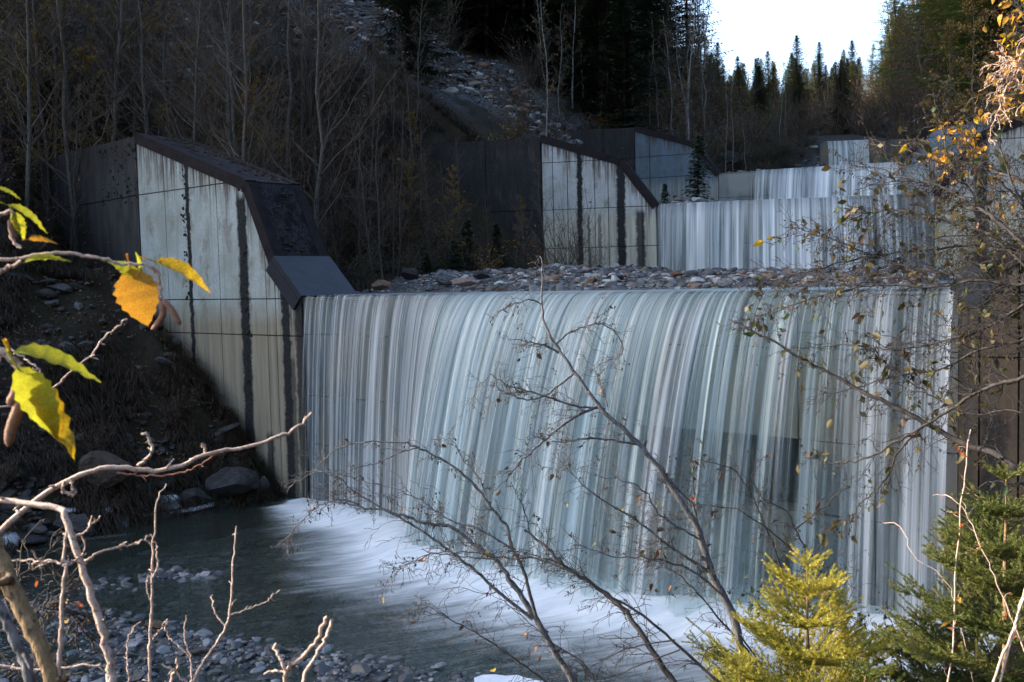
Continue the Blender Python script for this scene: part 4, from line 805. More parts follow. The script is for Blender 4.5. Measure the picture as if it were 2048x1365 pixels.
at_px('orange_bush', 790, 10, 62, 1.7, 'orange treelet at the top edge above the scree', 0)
for px, Y, v, sc, lb in ((392, 32.5, 0, 1.0, 'pale leaning trunk just above the middle of the sloping cap'), (432, 33.5, 2, .9, 'second trunk of the pair above the sloping cap, curved at its base'), (468, 33.0, 1, 1.0, 'straight trunk right of the curved pair above the sloping cap'), (481, 31.8, 3, .85, 'pale forked trunk rising over the lower end of the sloping cap'), (612, 31.5, 0, 1.05, 'tall single trunk right of the upper corner of the steep cap'), (298, 35, 1, .95, 'slim birch trunk directly above the peak of the large wing wall'), (45, 30, 2, .7, 'leaning trunk at the left edge above the leafy twig'), (760, 33, 1, .45, 'small crooked tree on the dark bank right of the steep cap')):
    p = at(px, 330, Y); plant('bare' if v != 1 else 'bare', p[0], p[1], sc, lb, None, min(tz(p[0], p[1]), 99), v=v, tilt=.04)
for px, Y, v, sc, lb in ((1315, 64, 0, .65, 'white branched birch above the blackened wing wall'), (1452, 62, 1, .62, 'straight pale birch left of the third fall'), (1468, 63, 2, .6, 'pale birch closely right of the straight one'), (1490, 64, 0, .55, 'third pale birch in the row left of the third fall'), (1560, 70, 1, .6, 'pale birch standing above the third fall'), (1578, 71, 2, .55, 'thin pale birch right of the birch above the third fall')):
    p = at(px, 320, Y); plant('pale', p[0], p[1], sc, lb, None, None, v=v, tilt=.02)

# grass on the banks
def grass(n, test, seed, box, hgt=(.25, .6), label=''):
    r = np.random.default_rng(seed); x = r.uniform(box[0], box[1], n*6); y = r.uniform(box[2], box[3], n*6); z, lt, stt, dll, lv = terrain(x, y, True); P = np.stack([x, y, z], -1); ok, px, py = inview(P)
    ok &= test(px, py, y, lt, stt, dll, x); P = P[ok][:n]; n = len(P); eps = .3
    gxn = (terrain(P[:, 0]+eps, P[:, 1])-P[:, 2])/eps; gyn = (terrain(P[:, 0], P[:, 1]+eps)-P[:, 2])/eps
    down = np.stack([-gxn, -gyn, 0*gxn], -1); down /= np.linalg.norm(down, axis=1)[:, None]+1e-6
    V = []; nb = 14
    for b in range(nb):
        h = (hgt[0]+(hgt[1]-hgt[0])*r.random((n, 1))); d = r.normal(size=(n, 3))*[.5, .5, 0]+down*.6; s_ = np.cross(d, [0, 0, 1.]); s_ /= np.linalg.norm(s_, axis=1)[:, None]+1e-6
        b0 = P+r.normal(size=(n, 3))*[.08, .08, 0]; b1 = b0+np.array([0, 0, .55])*h+d*h*.35; b2 = b0+np.array([0, 0, .12])*h+d*h*.9; w = .007
        V.append(np.stack([b0-s_*w, b0+s_*w, b1+s_*w*.8, b1-s_*w*.8, b2], 1))
    V = np.concatenate(V).reshape(-1, 3); k = len(V)//5; i = np.arange(k)[:, None]*5; q = MB(); q.add(V, [i+np.array([[0, 1, 2, 3]]), i+np.array([[3, 2, 4]])])
    o = q.obj('dry_grass', M['grass'], None, False, kind='stuff', label=label); o['category'] = 'grass'
grass(6500, lambda px, py, y, lt, s, dl, x: (lt < 0) & (dl > .6) & (s < 8) & ((D1.st(x, y)[1] < -.1) | (D1.st(x, y)[0] < -13)) & (fbm(x*.9, y*.9, 3) > .0), 61, (-26, -4, 15, 34), label='dry brown grass hanging down the left bank below the wing wall')
grass(6000, lambda px, py, y, lt, s, dl, x: (lt < 0) & (dl > .4) & (dl < 14) & (s > 2) & (s < 24) & ~behind_wing(x, y), 62, (-18, 12, 24, 48), (.3, .7), label='dry brown grass on the bank behind the nearest dam')
grass(3000, lambda px, py, y, lt, s, dl, x: (dl > .3) & (dl < 14) & (s > 24) & (s < 75) & ~behind_wing(x, y), 63, (0, 45, 40, 95), (.3, .7), label='dry grass on the upper banks')
r = np.random.default_rng(77); x = r.uniform(-22, -5, 30000); y = r.uniform(14, 34, 30000); _, lt, stt, dll, lv = terrain(x, y, True); P = on_ground(x, y); k = (lt < 0) & (dll > .4) & (stt < 6) & inview(P)[0]; P = P[k][:5000]; P[:, 2] += .06+.2*r.random(len(P)); q = MB(); leafquads(q, P, .06, r)
o = q.obj('leaf_litter', mat_leaf('litter', (.09, .05, .025), (.14, .08, .035), (.05, .05, .02), .2, .3, 1.5), None, False, kind='stuff', label='scattered fallen leaves on the left bank')
# leaf litter on the sloping cap of the nearest wing
q = MB(); r = np.random.default_rng(5); p0, p1 = np.array(lw[0]), np.array(lw[1]); f = r.random(500)*.98; t = 1.5-np.abs(r.normal(size=500))*.22; c = p0[None]+(p1-p0)[None]*f[:, None]
Cc = np.array([D1(c[k, 0], t[k], c[k, 1]+.095) for k in range(500)]); leafquads(q, Cc, .045, r); q.obj('fallen_leaves', M['leaf_brown'], d1, kind='stuff')
#==PART3==
# ------------------------------------------------------------------ near plants
def leaf_mesh(seed, mat, w=.55, n=9, serr=.05, curl=.35, fold=.25, name='leaf'):
    r = np.random.default_rng(seed); t = np.linspace(0, 1, n); half = w*.5*np.sin(np.pi*t**.85)**.8*(1-.25*t); rows = []
    for k in range(n):
        sr = 1+(serr*2 if k % 2 else -serr*2); h = half[k]*sr; z = -curl*t[k]**2+r.normal()*.012; rows.append([(-h, t[k]-.02, z+fold*h), (-h*.5, t[k], z+fold*h*.35), (0, t[k]+.0, z), (h*.5, t[k], z+fold*h*.35+r.normal()*.01), (h, t[k]-.02, z+fold*h)])
    V = np.array(rows).reshape(-1, 3); i = np.arange(n-1)[:, None]*5+np.arange(4)[None]; q = MB(); q.add(V, np.stack([i, i+1, i+6, i+5], -1).reshape(-1, 4))
    tube(q, [(0, -.28, .02), (0, -.12, .01), (0, .02, 0)], [.018, .013, .012], 4); return q.mesh(name, mat, True)
def frame_from(dirv, up):
    y = np.asarray(dirv, float); y = y/np.linalg.norm(y); x = np.cross(y, up); x /= np.linalg.norm(x)+1e-9; z = np.cross(x, y); return Matrix(((x[0], y[0], z[0]), (x[1], y[1], z[1]), (x[2], y[2], z[2]))).to_euler()
LEAVES = {k: [leaf_mesh(300+i, M[m_], w=.62, serr=.03, curl=.1+.25*i) for i in range(3)] for k, m_ in dict(olive='leaf_olive', green='leaf_green', yellow='leaf_yellow', brown='leaf_brown', red='leaf_red', orange='leaf_orange').items()}
def twigwalk(p, d, L, r, n=6, wob=.28, droop=0., rises=0.):
    P = [np.array(p, float)]; d = d/np.linalg.norm(d)
    for k in range(n):
        d = d+r.normal(size=3)*wob+np.array([0, 0, rises-droop*(k+1)/n]); d /= np.linalg.norm(d); P.append(P[-1]+d*L/n)
    return np.array(P)
def twigs(mb, B, r0, r, count, L, lvl=2, droop=.1, ends=None, wob=.25, start=.08, mn=.0011, back=0.):
    n = len(B); 
    for c in range(count):
        f = start+(1-start)*r.random(); k = min(int(f*(n-1)), n-2); p = B[k]+(B[k+1]-B[k])*(f*(n-1)-k); T = B[k+1]-B[k]; T = T/np.linalg.norm(T)
        s_ = np.cross(T, r.normal(size=3)); s_ /= np.linalg.norm(s_); s_[1] *= .6; d = T*(.55+.5*r.random())+s_*(.6+.5*r.random()); l = L*(.35+.9*r.random())*(1.15-.55*f)
        W_ = twigwalk(p, d, l, r, 7, wob, droop); rr = max(min(r0*.4, .0032)*(.5+.6*r.random())*(1.15-.6*f), mn*1.3); tube(mb, W_, np.linspace(rr, mn, len(W_)), 4)
        if lvl > 1: twigs(mb, W_, rr, r, 3+int(3*r.random()), l*.42, lvl-1, droop, ends, wob*1.15, .1, mn)
        if ends is not None: ends.append((W_[-1], W_[-1]-W_[-2], lvl)); ends.append((W_[4], W_[4]-W_[3], lvl))
def stroke(pts, Y0, Y1, n=26):
    k = len(pts); return smooth_path([at(x, y, Y0+(Y1-Y0)*i/(k-1)) for i, (x, y) in enumerate(pts)], n)
def jitter(B, r, a):
    return B+r.normal(size=B.shape)*a*np.linspace(.2, 1, len(B))[:, None]
def woody(name, label, cat, strokes, seed, mat, twmat=None, group=None, leaves=(), cones=0, lsize=.035, extra=0):
    """strokes: (points, depth at start, depth at end, radius px start, end, twig count, twig length, twig levels)"""
    r = np.random.default_rng(seed); root = thing(name, label, cat, (0, 0, 0), group=group); ends = []
    for i, (pts, Y0, Y1, ra, rb, nt, tl, lv) in enumerate(strokes):
        B = stroke(pts, Y0, Y1, max(14, 5*len(pts))); B = jitter(B, r, .0022*Y0*.5); R = np.linspace(ra/FPX*Y0, rb/FPX*Y1, len(B))*(.8 if Y0 > 4 else .9); R = R*(1+.045*r.normal(size=len(B)))
        q = MB(); tube(q, B, np.maximum(R, .0008), 8, 0)
        for _ in range(int(len(B)/5)): k = r.integers(1, len(B)-1); tube(q, [B[k], B[k]+r.normal(size=3)*R[k]*.9+(B[k+1]-B[k])*.15, B[k]+r.normal(size=3)*R[k]*1.3+(B[k+1]-B[k])*.3], [R[k]*.75, R[k]*.6, R[k]*.2], 6)
        if nt: twigs(q, B, R.mean(), r, int(nt*2.3), tl, lv, ends=ends)
        q.obj('stem' if i == 0 else 'branch', [mat], root, True)
    if twmat: pass
    r.shuffle(ends) if False else None
    if ends: ok_ = inview(np.array([e_[0] for e_ in ends]), 10, -10, 1375)[0]; ends = [e_ for e_, k_ in zip(ends, ok_) if k_]
    order = r.permutation(len(ends))
    j = 0
    for kind, cnt in leaves:
        for _ in range(cnt):
            if j >= len(order): break
            p, d, lv = ends[order[j]]; j += 1; dd_ = d/np.linalg.norm(d)*.5+np.array([r.normal()*.4, r.normal()*.4, -.6]); s_ = lsize*(.55+.8*r.random()); me = LEAVES[kind][int(r.integers(3))]
            link('leaf', me, root, tuple(p), frame_from(dd_, r.normal(size=3)), s_)
    if cones:
        q = MB()
        for _ in range(cones):
            if j >= len(order): order = r.permutation(len(ends)); j = 0
            p, d, lv = ends[order[j]]; j += 1
            for _2 in range(int(1+4*r.random())):
                o_ = p+r.normal(size=3)*[.012, .01, .012]+[0, 0, -.012]; V, F = IC0; q.add(V*np.array([.0045, .0045, .0075])*(.7+.6*r.random())+o_, F); tube(q, [p, o_], [.0007, .0006], 3)
        q.obj('cone_clusters', M['cone'], root, kind='stuff')
    if extra and ends:
        q = MB(); k = r.integers(len(ends), size=extra); leafquads(q, np.array([ends[i][0] for i in k])+r.normal(size=(extra, 3))*.015, lsize*.55, r); q.obj('small_leaves', M['leaf_olive'], root, kind='stuff')
    return root
B_ = M['bark_sapling']
# tall grey sapling in the middle right
woody('bare_sapling', 'tallest leafless grey sapling arching up across the right half of the fall', 'tree', [
  ([(1540, 1420), (1490, 1330), (1465, 1230), (1425, 1150), (1395, 1060), (1350, 985), (1300, 915), (1250, 860), (1200, 815), (1150, 745), (1115, 695), (1090, 650), (1083, 600), (1085, 545), (1078, 510)], 6.4, 7.2, 14, 1.3, 8, .35, 2),
  ([(1210, 818), (1150, 812), (1080, 790), (1020, 772), (975, 755), (935, 812)], 6.9, 6.7, 3, .7, 16, .28, 2),
  ([(1200, 812), (1140, 840), (1085, 885), (1050, 915), (1010, 965), (985, 985)], 6.9, 6.6, 4, .9, 16, .3, 2),
  ([(1150, 745), (1100, 785), (1060, 800), (1010, 785), (985, 765)], 7, 6.8, 3, .8, 13, .28, 2),
  ([(1125, 708), (1085, 690), (1040, 680), (1018, 680)], 7.0, 6.9, 3.2, .8, 12, .2, 2),
  ([(1085, 610), (1060, 600), (1020, 612), (975, 640)], 7.1, 6.9, 2, .6, 8, .2, 2),
  ([(1110, 690), (1140, 665), (1190, 648), (1225, 660), (1245, 690), (1240, 712), (1200, 730), (1180, 745)], 7.1, 7.2, 2.5, .8, 18, .22, 2),
  ([(1275, 890), (1210, 878), (1160, 878), (1110, 885), (1060, 865)], 6.8, 6.6, 3, .7, 12, .26, 2),
  ([(1215, 815), (1205, 780), (1190, 740), (1160, 705)], 6.9, 7, 2, .6, 8, .18, 2),
  ([(1395, 1060), (1385, 1010), (1340, 960), (1310, 905)], 6.7, 6.7, 4, 1, 6, .2, 2),
  ([(1430, 1150), (1350, 1100), (1270, 1040), (1180, 985), (1120, 925)], 6.6, 6.2, 4, .8, 26, .34, 2),
  ([(1445, 1190), (1380, 1140), (1310, 1120), (1220, 1110), (1150, 1090)], 6.5, 6.2, 3, .8, 22, .34, 2),
  ([(1400, 1080), (1320, 1030), (1290, 985), (1240, 960), (1190, 950)], 6.5, 6.2, 3, .8, 18, .3, 2),
 ], 71, B_, leaves=(('brown', 34), ('green', 14), ('olive', 10)), cones=120, lsize=.045)
woody('bare_sapling', 'thin many stemmed sapling right of the tallest one, dense dark twigs', 'tree', [
  ([(1560, 1420), (1500, 1310), (1440, 1240), (1390, 1180), (1330, 1130), (1270, 1110)], 6.8, 6.9, 4, 1, 16, .4, 2),
  ([(1580, 1420), (1600, 1240), (1560, 1130), (1525, 1040), (1500, 985), (1465, 940), (1410, 920), (1370, 930)], 6.8, 7.0, 4, 1, 26, .36, 2),
  ([(1720, 1420), (1690, 1250), (1640, 1140), (1600, 1080), (1570, 1020), (1515, 985), (1510, 920)], 6.8, 7.0, 4, 1, 24, .34, 2),
  ([(1740, 1420), (1680, 1240), (1620, 1140), (1540, 1060), (1470, 1020), (1400, 1010), (1350, 1030)], 6.7, 6.9, 3.5, .8, 26, .34, 2),
  ([(1570, 1400), (1470, 1250), (1420, 1130), (1390, 1020), (1385, 930), (1370, 880)], 6.9, 7.1, 3, .8, 20, .3, 2),
  ([(1590, 1060), (1640, 1020), (1700, 970), (1640, 1000)], 7, 7.1, 2, .8, 8, .2, 2),
 ], 72, M['bark_dark'], leaves=(('brown', 50), ('green', 24), ('olive', 18), ('red', 6)), cones=120, lsize=.04)
woody('bare_sapling', 'forked silvery sapling with two arching stems in front of the foam', 'tree', [
  ([(1175, 1430), (1148, 1365), (1103, 1295), (1073, 1240), (1027, 1171), (990, 1118), (944, 1088), (903, 1054), (861, 1048), (816, 1033), (763, 1020), (700, 1010), (650, 1000)], 5.7, 6.2, 10, 1.2, 10, .25, 2),
  ([(1073, 1236), (1046, 1140), (1023, 1091), (1012, 1054), (978, 1008), (952, 974), (914, 940), (861, 907), (808, 888), (725, 884), (673, 899), (642, 925), (630, 945)], 5.8, 5.9, 5, 1, 12, .24, 2),
  ([(1065, 1239), (990, 1178), (944, 1137), (876, 1084), (816, 1046), (763, 1016), (718, 990), (673, 956), (632, 944), (590, 965), (575, 985)], 5.9, 6.2, 4.5, .8, 26, .30, 2),
  ([(1020, 1095), (960, 1060), (900, 1040), (850, 1008), (800, 980), (740, 965), (660, 945)], 5.8, 6.1, 2.6, .7, 20, .26, 2),
  ([(720, 1010), (680, 1000), (640, 1012), (600, 1045), (575, 1080)], 6.1, 6.2, 2, .7, 12, .2, 2),
  ([(990, 1118), (930, 1115), (860, 1108), (800, 1140), (770, 1190)], 5.9, 5.9, 2, .6, 10, .2, 2),
  ([(840, 895), (800, 905), (755, 925), (700, 940), (672, 955)], 5.9, 5.9, 2.2, .9, 8, .15, 1),
  ([(978, 1008), (960, 960), (925, 920), (900, 880), (860, 880)], 5.9, 6, 1.8, .7, 8, .18, 2),
 ], 73, B_, leaves=(('brown', 14), ('olive', 5), ('orange', 4)), cones=90, lsize=.03)
woody('bare_sapling', 'dark leaning sapling with a broken lichen covered tip near the bottom centre', 'tree', [
  ([(1400, 1430), (1348, 1365), (1299, 1295), (1254, 1227), (1197, 1178), (1140, 1140), (1095, 1099), (1050, 1061)], 5.2, 5.8, 9, 3, 12, .25, 2),
  ([(1250, 1225), (1180, 1165), (1120, 1128), (1060, 1110), (1010, 1095)], 5.5, 5.7, 3, .8, 18, .28, 2),
  ([(1060, 1070), (1052, 1030), (1035, 990), (1020, 965)], 5.8, 5.8, 1.6, .6, 6, .15, 2),
  ([(1500, 1420), (1420, 1350), (1397, 1329), (1291, 1235), (1216, 1190), (1140, 1144), (1080, 1120), (1027, 1118), (952, 1107), (880, 1105), (820, 1130), (790, 1140)], 5.0, 5.6, 4.5, .8, 26, .3, 2),
  ([(1350, 1280), (1250, 1300), (1170, 1340), (1100, 1352)], 5.2, 5.3, 2, .9, 8, .25, 2),
  ([(1360, 1300), (1280, 1330), (1200, 1362), (1100, 1400)], 5.1, 5.2, 2, .9, 6, .25, 2),
  ([(1130, 1400), (1076, 1352), (990, 1291), (914, 1246), (857, 1214), (820, 1225), (775, 1245)], 5.2, 5.4, 2.6, .8, 22, .2, 2),
  ([(1210, 1400), (1170, 1330), (1110, 1290), (1040, 1230), (1010, 1200)], 5.2, 5.4, 2, .8, 10, .22, 2),
 ], 74, M['bark_dark'], leaves=(('green', 5), ('yellow', 3), ('brown', 12)), cones=24, lsize=.036)
# the leafy alder at the right edge
right = [
  ([(2160, 1000), (2048, 945), (1985, 905), (1930, 890), (1850, 845), (1760, 800), (1680, 760), (1600, 715), (1530, 675), (1460, 640)], 5.2, 6.2, 10, 1.8, 20, .25, 2),
  ([(2120, 700), (2048, 755), (1990, 770), (1930, 800), (1870, 840), (1800, 880), (1740, 915), (1700, 925), (1660, 925), (1610, 915)], 5.0, 5.8, 6, 1.2, 20, .28, 2),
  ([(1850, 850), (1800, 900), (1770, 960), (1730, 1000), (1690, 1040), (1650, 1060)], 5.5, 5.8, 3, .7, 18, .25, 2),
  ([(2120, 560), (2048, 610), (1960, 660), (1860, 690), (1780, 700), (1700, 690), (1630, 690)], 5.2, 6, 5, .9, 40, .34, 2),
  ([(2120, 640), (2048, 680), (1960, 700), (1880, 740), (1800, 750), (1700, 780), (1640, 790)], 5.2, 6, 4.5, .9, 30, .3, 2),
  ([(2120, 520), (2048, 570), (1960, 560), (1860, 575), (1750, 570), (1650, 590), (1560, 620), (1490, 640)], 5.2, 6.2, 5, .9, 52, .34, 2),
  ([(2120, 470), (2048, 500), (1960, 490), (1860, 500), (1760, 510), (1660, 530), (1560, 560), (1500, 590)], 5.4, 6.4, 4.5, .9, 48, .32, 2),
  ([(2120, 560), (2048, 490), (1980, 430), (1930, 400), (1880, 372), (1820, 360), (1760, 340), (1700, 330)], 5.0, 5.8, 6, .9, 46, .32, 2),
  ([(2100, 500), (2040, 400), (2010, 330), (1990, 270), (1975, 210)], 5.0, 5.2, 4.5, .9, 16, .3, 2),
  ([(2060, 540), (1980, 470), (1920, 450), (1850, 430), (1780, 420), (1700, 440), (1640, 480)], 5.2, 6, 4, .8, 46, .3, 2),
  ([(1980, 440), (1940, 380), (1900, 320), (1885, 260), (1870, 200)], 5.4, 5.6, 3, .8, 20, .28, 2),
  ([(2120, 420), (2040, 360), (1960, 330), (1900, 330), (1840, 310), (1790, 290), (1740, 290)], 5.2, 6, 3.5, .8, 30, .3, 2),
  ([(1950, 560), (1880, 545), (1800, 530), (1720, 500), (1640, 470), (1560, 450)], 5.6, 6.2, 3, .7, 38, .3, 2),
  ([(2100, 850), (2020, 820), (1950, 830), (1880, 800), (1800, 750), (1740, 700)], 5.2, 5.8, 3, .8, 22, .3, 2),
  ([(2100, 960), (2040, 968), (1980, 965), (1930, 990)], 5.2, 5.4, 4, 1, 6, .2, 1),
]
woody('leafy_alder', 'spreading alder reaching in from the right edge with olive leaves and black cones', 'tree', right, 75, M['bark_dark'], leaves=(('olive', 185), ('green', 75), ('yellow', 5), ('brown', 35)), cones=520, lsize=.052, extra=500)
woody('red_twigged_shrub', 'sunlit reddish twigs hanging at the upper right corner', 'shrub', [
  ([(2110, 20), (2055, 90), (2030, 140), (2005, 190), (1990, 240)], 3.2, 3.3, 4, 1.2, 12, .12, 2), ([(2110, 130), (2050, 120), (2010, 130), (1985, 160)], 3.2, 3.3, 3, 1, 10, .1, 2), ([(2110, 230), (2060, 180), (2035, 160), (2000, 100)], 3.2, 3.3, 3, .8, 8, .1, 2)], 76, M['bark_rose'], leaves=(('orange', 26), ('red', 10)), lsize=.022)
# sunlit twigs at the left edge, close to the camera
def wl(label, strokes, seed, mat='bark_rose', leaves=(), name='sunlit_twig', ls=.02, cat='branch'): return woody(name, label, cat, strokes, seed, M[mat], group=None, leaves=leaves, lsize=ls)
wl('long pale sunlit branch rising from the left edge to end in front of the fall', [
  ([(-60, 1130), (0, 1065), (60, 1010), (130, 965), (220, 935), (320, 943), (400, 915), (440, 903), (520, 888), (575, 865), (605, 843), (622, 824)], 1.7, 1.95, 7.5, 3.2, 0, 0, 1),
  ([(275, 932), (298, 915), (304, 895), (292, 872), (286, 868)], 1.78, 1.8, 4, 3, 0, 0, 1), ([(130, 965), (125, 982), (145, 992), (150, 985), (142, 958)], 1.75, 1.75, 4, 3, 0, 0, 1), ([(410, 910), (408, 893), (404, 888)], 1.85, 1.85, 3, 3, 0, 0, 1)], 81)
wl('thin dark red twig crossing under the long pale branch', [([(232, 946), (290, 952), (350, 950), (395, 935), (425, 915), (440, 905)], 1.86, 1.88, 1.6, 2.4, 3, .02, 1)], 82, 'twig_red')
wl('straight brown stem that comes in level from the left and bends sharply down', [([(-60, 992), (0, 1000), (60, 1008), (122, 1018), (128, 1030), (150, 1090), (170, 1150), (190, 1215), (212, 1290), (236, 1420)], 1.6, 1.5, 6, 10, 0, 0, 1),
  ([(167, 1125), (200, 1105), (240, 1094), (270, 1090), (290, 1078), (299, 1068)], 1.55, 1.6, 3.4, 1.6, 3, .02, 1), ([(128, 1075), (165, 1068), (185, 1048), (203, 1034)], 1.6, 1.62, 2.8, 2, 2, .03, 1)], 83)
wl('thickest golden brown stem in the lower left corner', [([(-40, 1030), (0, 1120), (20, 1170), (60, 1250), (92, 1320), (112, 1420)], 1.25, 1.2, 21, 17, 0, 0, 1), ([(100, 1368), (125, 1362), (136, 1352)], 1.2, 1.22, 9, 6, 0, 0, 1)], 84, 'bark_gold')
wl('grey flaky stem at the lower left corner behind the golden one', [([(-40, 1180), (0, 1215), (30, 1280), (55, 1340), (75, 1420)], 1.5, 1.45, 13, 12, 2, .04, 1)], 85, 'bark_sapling')
wl('bright pinkish stem with a kink standing left of the brown bent stem', [([(116, 1420), (118, 1330), (124, 1250), (126, 1180), (135, 1130), (128, 1118), (130, 1080), (128, 1068)], 1.45, 1.5, 6.5, 3.2, 0, 0, 1),
  ([(133, 1130), (100, 1124), (60, 1121), (20, 1123)], 1.48, 1.5, 3, 1.5, 3, .03, 1), ([(133, 1135), (150, 1120), (165, 1110)], 1.48, 1.5, 3, 2, 2, .03, 1)], 86)
wl('slender upright twig in the shallows left of centre', [([(300, 1420), (300, 1290), (304, 1180), (308, 1080), (315, 1000), (322, 985), (333, 966)], 2.0, 2.1, 4, 1.5, 3, .03, 1), ([(306, 1155), (316, 1130), (313, 1095), (303, 1070)], 2.03, 2.05, 2.4, 1.5, 0, 0, 1), ([(302, 1285), (318, 1262), (333, 1240)], 2.02, 2.03, 1.8, 1.3, 1, .02, 1), ([(299, 1200), (293, 1172), (294, 1154)], 2.02, 2.03, 1.6, 1.2, 0, 0, 1)], 87)
wl('forked upright twig right of the slender one with a dark bud at its side tip', [([(372, 1420), (395, 1345), (432, 1290), (452, 1250), (462, 1200), (466, 1120), (473, 1053)], 2.0, 2.1, 4.2, 1.4, 2, .03, 1), ([(462, 1230), (500, 1218), (530, 1205), (545, 1190), (556, 1183)], 2.05, 2.1, 1.6, 1.6, 2, .02, 1), ([(450, 1252), (434, 1232), (427, 1210), (425, 1193)], 2.04, 2.06, 2, 1.4, 0, 0, 1)], 88)
wl('low leafless twig pair at the bottom edge left of the forked twig', [([(262, 1420), (256, 1330), (254, 1300), (262, 1265), (280, 1247)], 2.0, 2.05, 2.4, 1.3, 1, .02, 1), ([(380, 1420), (384, 1350), (378, 1310), (368, 1275), (374, 1232)], 2.0, 2.05, 2.6, 1.3, 1, .02, 1), ([(378, 1312), (350, 1285), (335, 1270), (331, 1240)], 2.02, 2.04, 2, 1.2, 1, .02, 1)], 89)
wl('crossed pale cut twigs at the bottom edge right of the forked twig', [([(596, 1420), (610, 1352), (632, 1310), (652, 1275), (664, 1244)], 1.7, 1.75, 5, 4.2, 0, 0, 1), ([(570, 1420), (572, 1346), (600, 1318), (630, 1285), (655, 1230)], 1.75, 1.75, 5, 4, 0, 0, 1), ([(572, 1346), (562, 1320), (547, 1290)], 1.74, 1.76, 4, 4, 0, 0, 1), ([(572, 1346), (550, 1342), (530, 1346)], 1.74, 1.76, 3, 2, 0, 0, 1)], 90)
wl('short stubby twigs at the bottom edge beside the low twig pair', [([(330, 1420), (345, 1350), (356, 1340), (357, 1318)], 1.8, 1.8, 4, 3.5, 0, 0, 1), ([(400, 1420), (360, 1352), (320, 1330)], 1.8, 1.8, 3, 2, 2, .02, 1), ([(-20, 1328), (60, 1340), (140, 1335), (200, 1330)], 1.6, 1.6, 3, 2.4, 2, .02, 1)], 91)
wl('tangle of fine dark twigs with a few red leaves between the left stems', [([(60, 1420), (70, 1330), (60, 1260), (80, 1215), (120, 1190), (150, 1150)], 2.1, 2.2, 3, 1, 16, .14, 2), ([(80, 1215), (110, 1220), (150, 1225), (170, 1270)], 2.15, 2.2, 2, .8, 12, .1, 2), ([(0, 1180), (70, 1130), (120, 1080), (165, 1060)], 2.2, 2.3, 1.4, .7, 8, .1, 2)], 92, 'twig', (('red', 7), ('yellow', 3), ('orange', 2)), ls=.022)
wl('fine sunlit twig rising to the hanging yellow leaves', [([(-40, 820), (0, 815), (45, 808), (80, 790), (95, 785), (150, 738), (190, 705), (205, 680), (256, 638)], 1.6, 1.75, 2.2, 2.2, 4, .02, 1), ([(87, 785), (80, 745), (62, 725), (15, 695)], 1.6, 1.62, 2, 2, 1, .01, 1)], 93)
# leafy twig at the upper left: one thing with large single leaves
tw = wl('leafy sunlit twig across the left edge with large yellow leaves and brown catkins', [([(-60, 525), (0, 520), (40, 518), (85, 508), (140, 508), (190, 516), (240, 526), (300, 534), (322, 552)], 1.25, 1.3, 4.5, 3, 0, 0, 1), ([(-60, 560), (0, 545), (45, 520)], 1.25, 1.25, 7, 4, 0, 0, 1), ([(-40, 440), (0, 430), (25, 425), (20, 470), (45, 500)], 1.25, 1.25, 5, 3, 0, 0, 1), ([(300, 534), (318, 560), (322, 598)], 1.3, 1.3, 3, 3, 0, 0, 1), ([(-60, 700), (-10, 700), (20, 715), (40, 735)], 1.1, 1.1, 9, 9, 0, 0, 1)], 94, name='leafy_twig')
BL = [leaf_mesh(400+k, M['leaf_yellow'], w=w_, n=15, serr=.045, curl=c_, fold=f_) for k, (w_, c_, f_) in enumerate(((.42, .35, .5), (.85, .15, .2), (.35, .3, .9), (.30, -.1, .8)))]
M['leaf_lime'] = mat_leaf('leaf_lime', (.36, .38, .02), (.26, .27, .02), (.3, .16, .03), .55, .1, 30)
BG = [leaf_mesh(410+k, M['leaf_lime'], w=w_, n=15, serr=.045, curl=c_, fold=f_) for k, (w_, c_, f_) in enumerate(((.32, .4, .6), (.5, .2, .4)))]
M['leaf_rust'] = mat_leaf('leaf_rust', (.42, .24, .02), (.34, .13, .015), (.5, .38, .05), .5, .1, 40)
BR = [leaf_mesh(420, M['leaf_rust'], w=.8, n=15, serr=.04, curl=.2, fold=.15)]
def big_leaf(x0, y0, x1, y1, Y, me, up, lab=None):
    a = at(x0, y0, Y); b = at(x1, y1, Y); L = np.linalg.norm(b-a); o = link('leaf', me, tw, tuple(a), frame_from(b-a, np.array(up, float)), L/.98)
    if lab: o['label'] = lab
big_leaf(312, 524, 424, 552, 1.3, BL[0], (.1, -.5, 1), 'long bright yellow leaf')
big_leaf(262, 540, 292, 652, 1.3, BR[0], (.2, -1, .1), 'broad orange yellow leaf with rusty spots')
big_leaf(228, 528, 292, 558, 1.3, BG[1], (0, -.8, 1)); big_leaf(278, 545, 282, 505, 1.3, BG[0], (1, -.5, 0)); big_leaf(215, 525, 250, 535, 1.31, BG[0], (0, -.5, 1))
big_leaf(18, 412, 96, 438, 1.25, BG[0], (0, -.4, 1)); big_leaf(25, 425, 52, 476, 1.25, BG[1], (1, -.8, 0)); big_leaf(-10, 378, 38, 382, 1.25, BG[0], (0, -.5, 1)); big_leaf(50, 525, 124, 498, 1.25, BG[0], (0, -.6, 1)); big_leaf(60, 480, 118, 478, 1.26, BR[0], (0, .3, 1))
big_leaf(30, 705, 190, 712, 1.1, BG[0], (0, -.5, 1), 'long olive yellow leaf bent over'); big_leaf(36, 735, 140, 925, 1.1, BL[3], (1, -.7, .3), 'large hanging yellow leaf with rusty tip'); big_leaf(36, 738, 120, 870, 1.08, BG[1], (.6, -.9, .3))
cat_m = mat_plain('catkin', (.30, .15, .09), (.18, .09, .06), 200, .7, .8, .002)
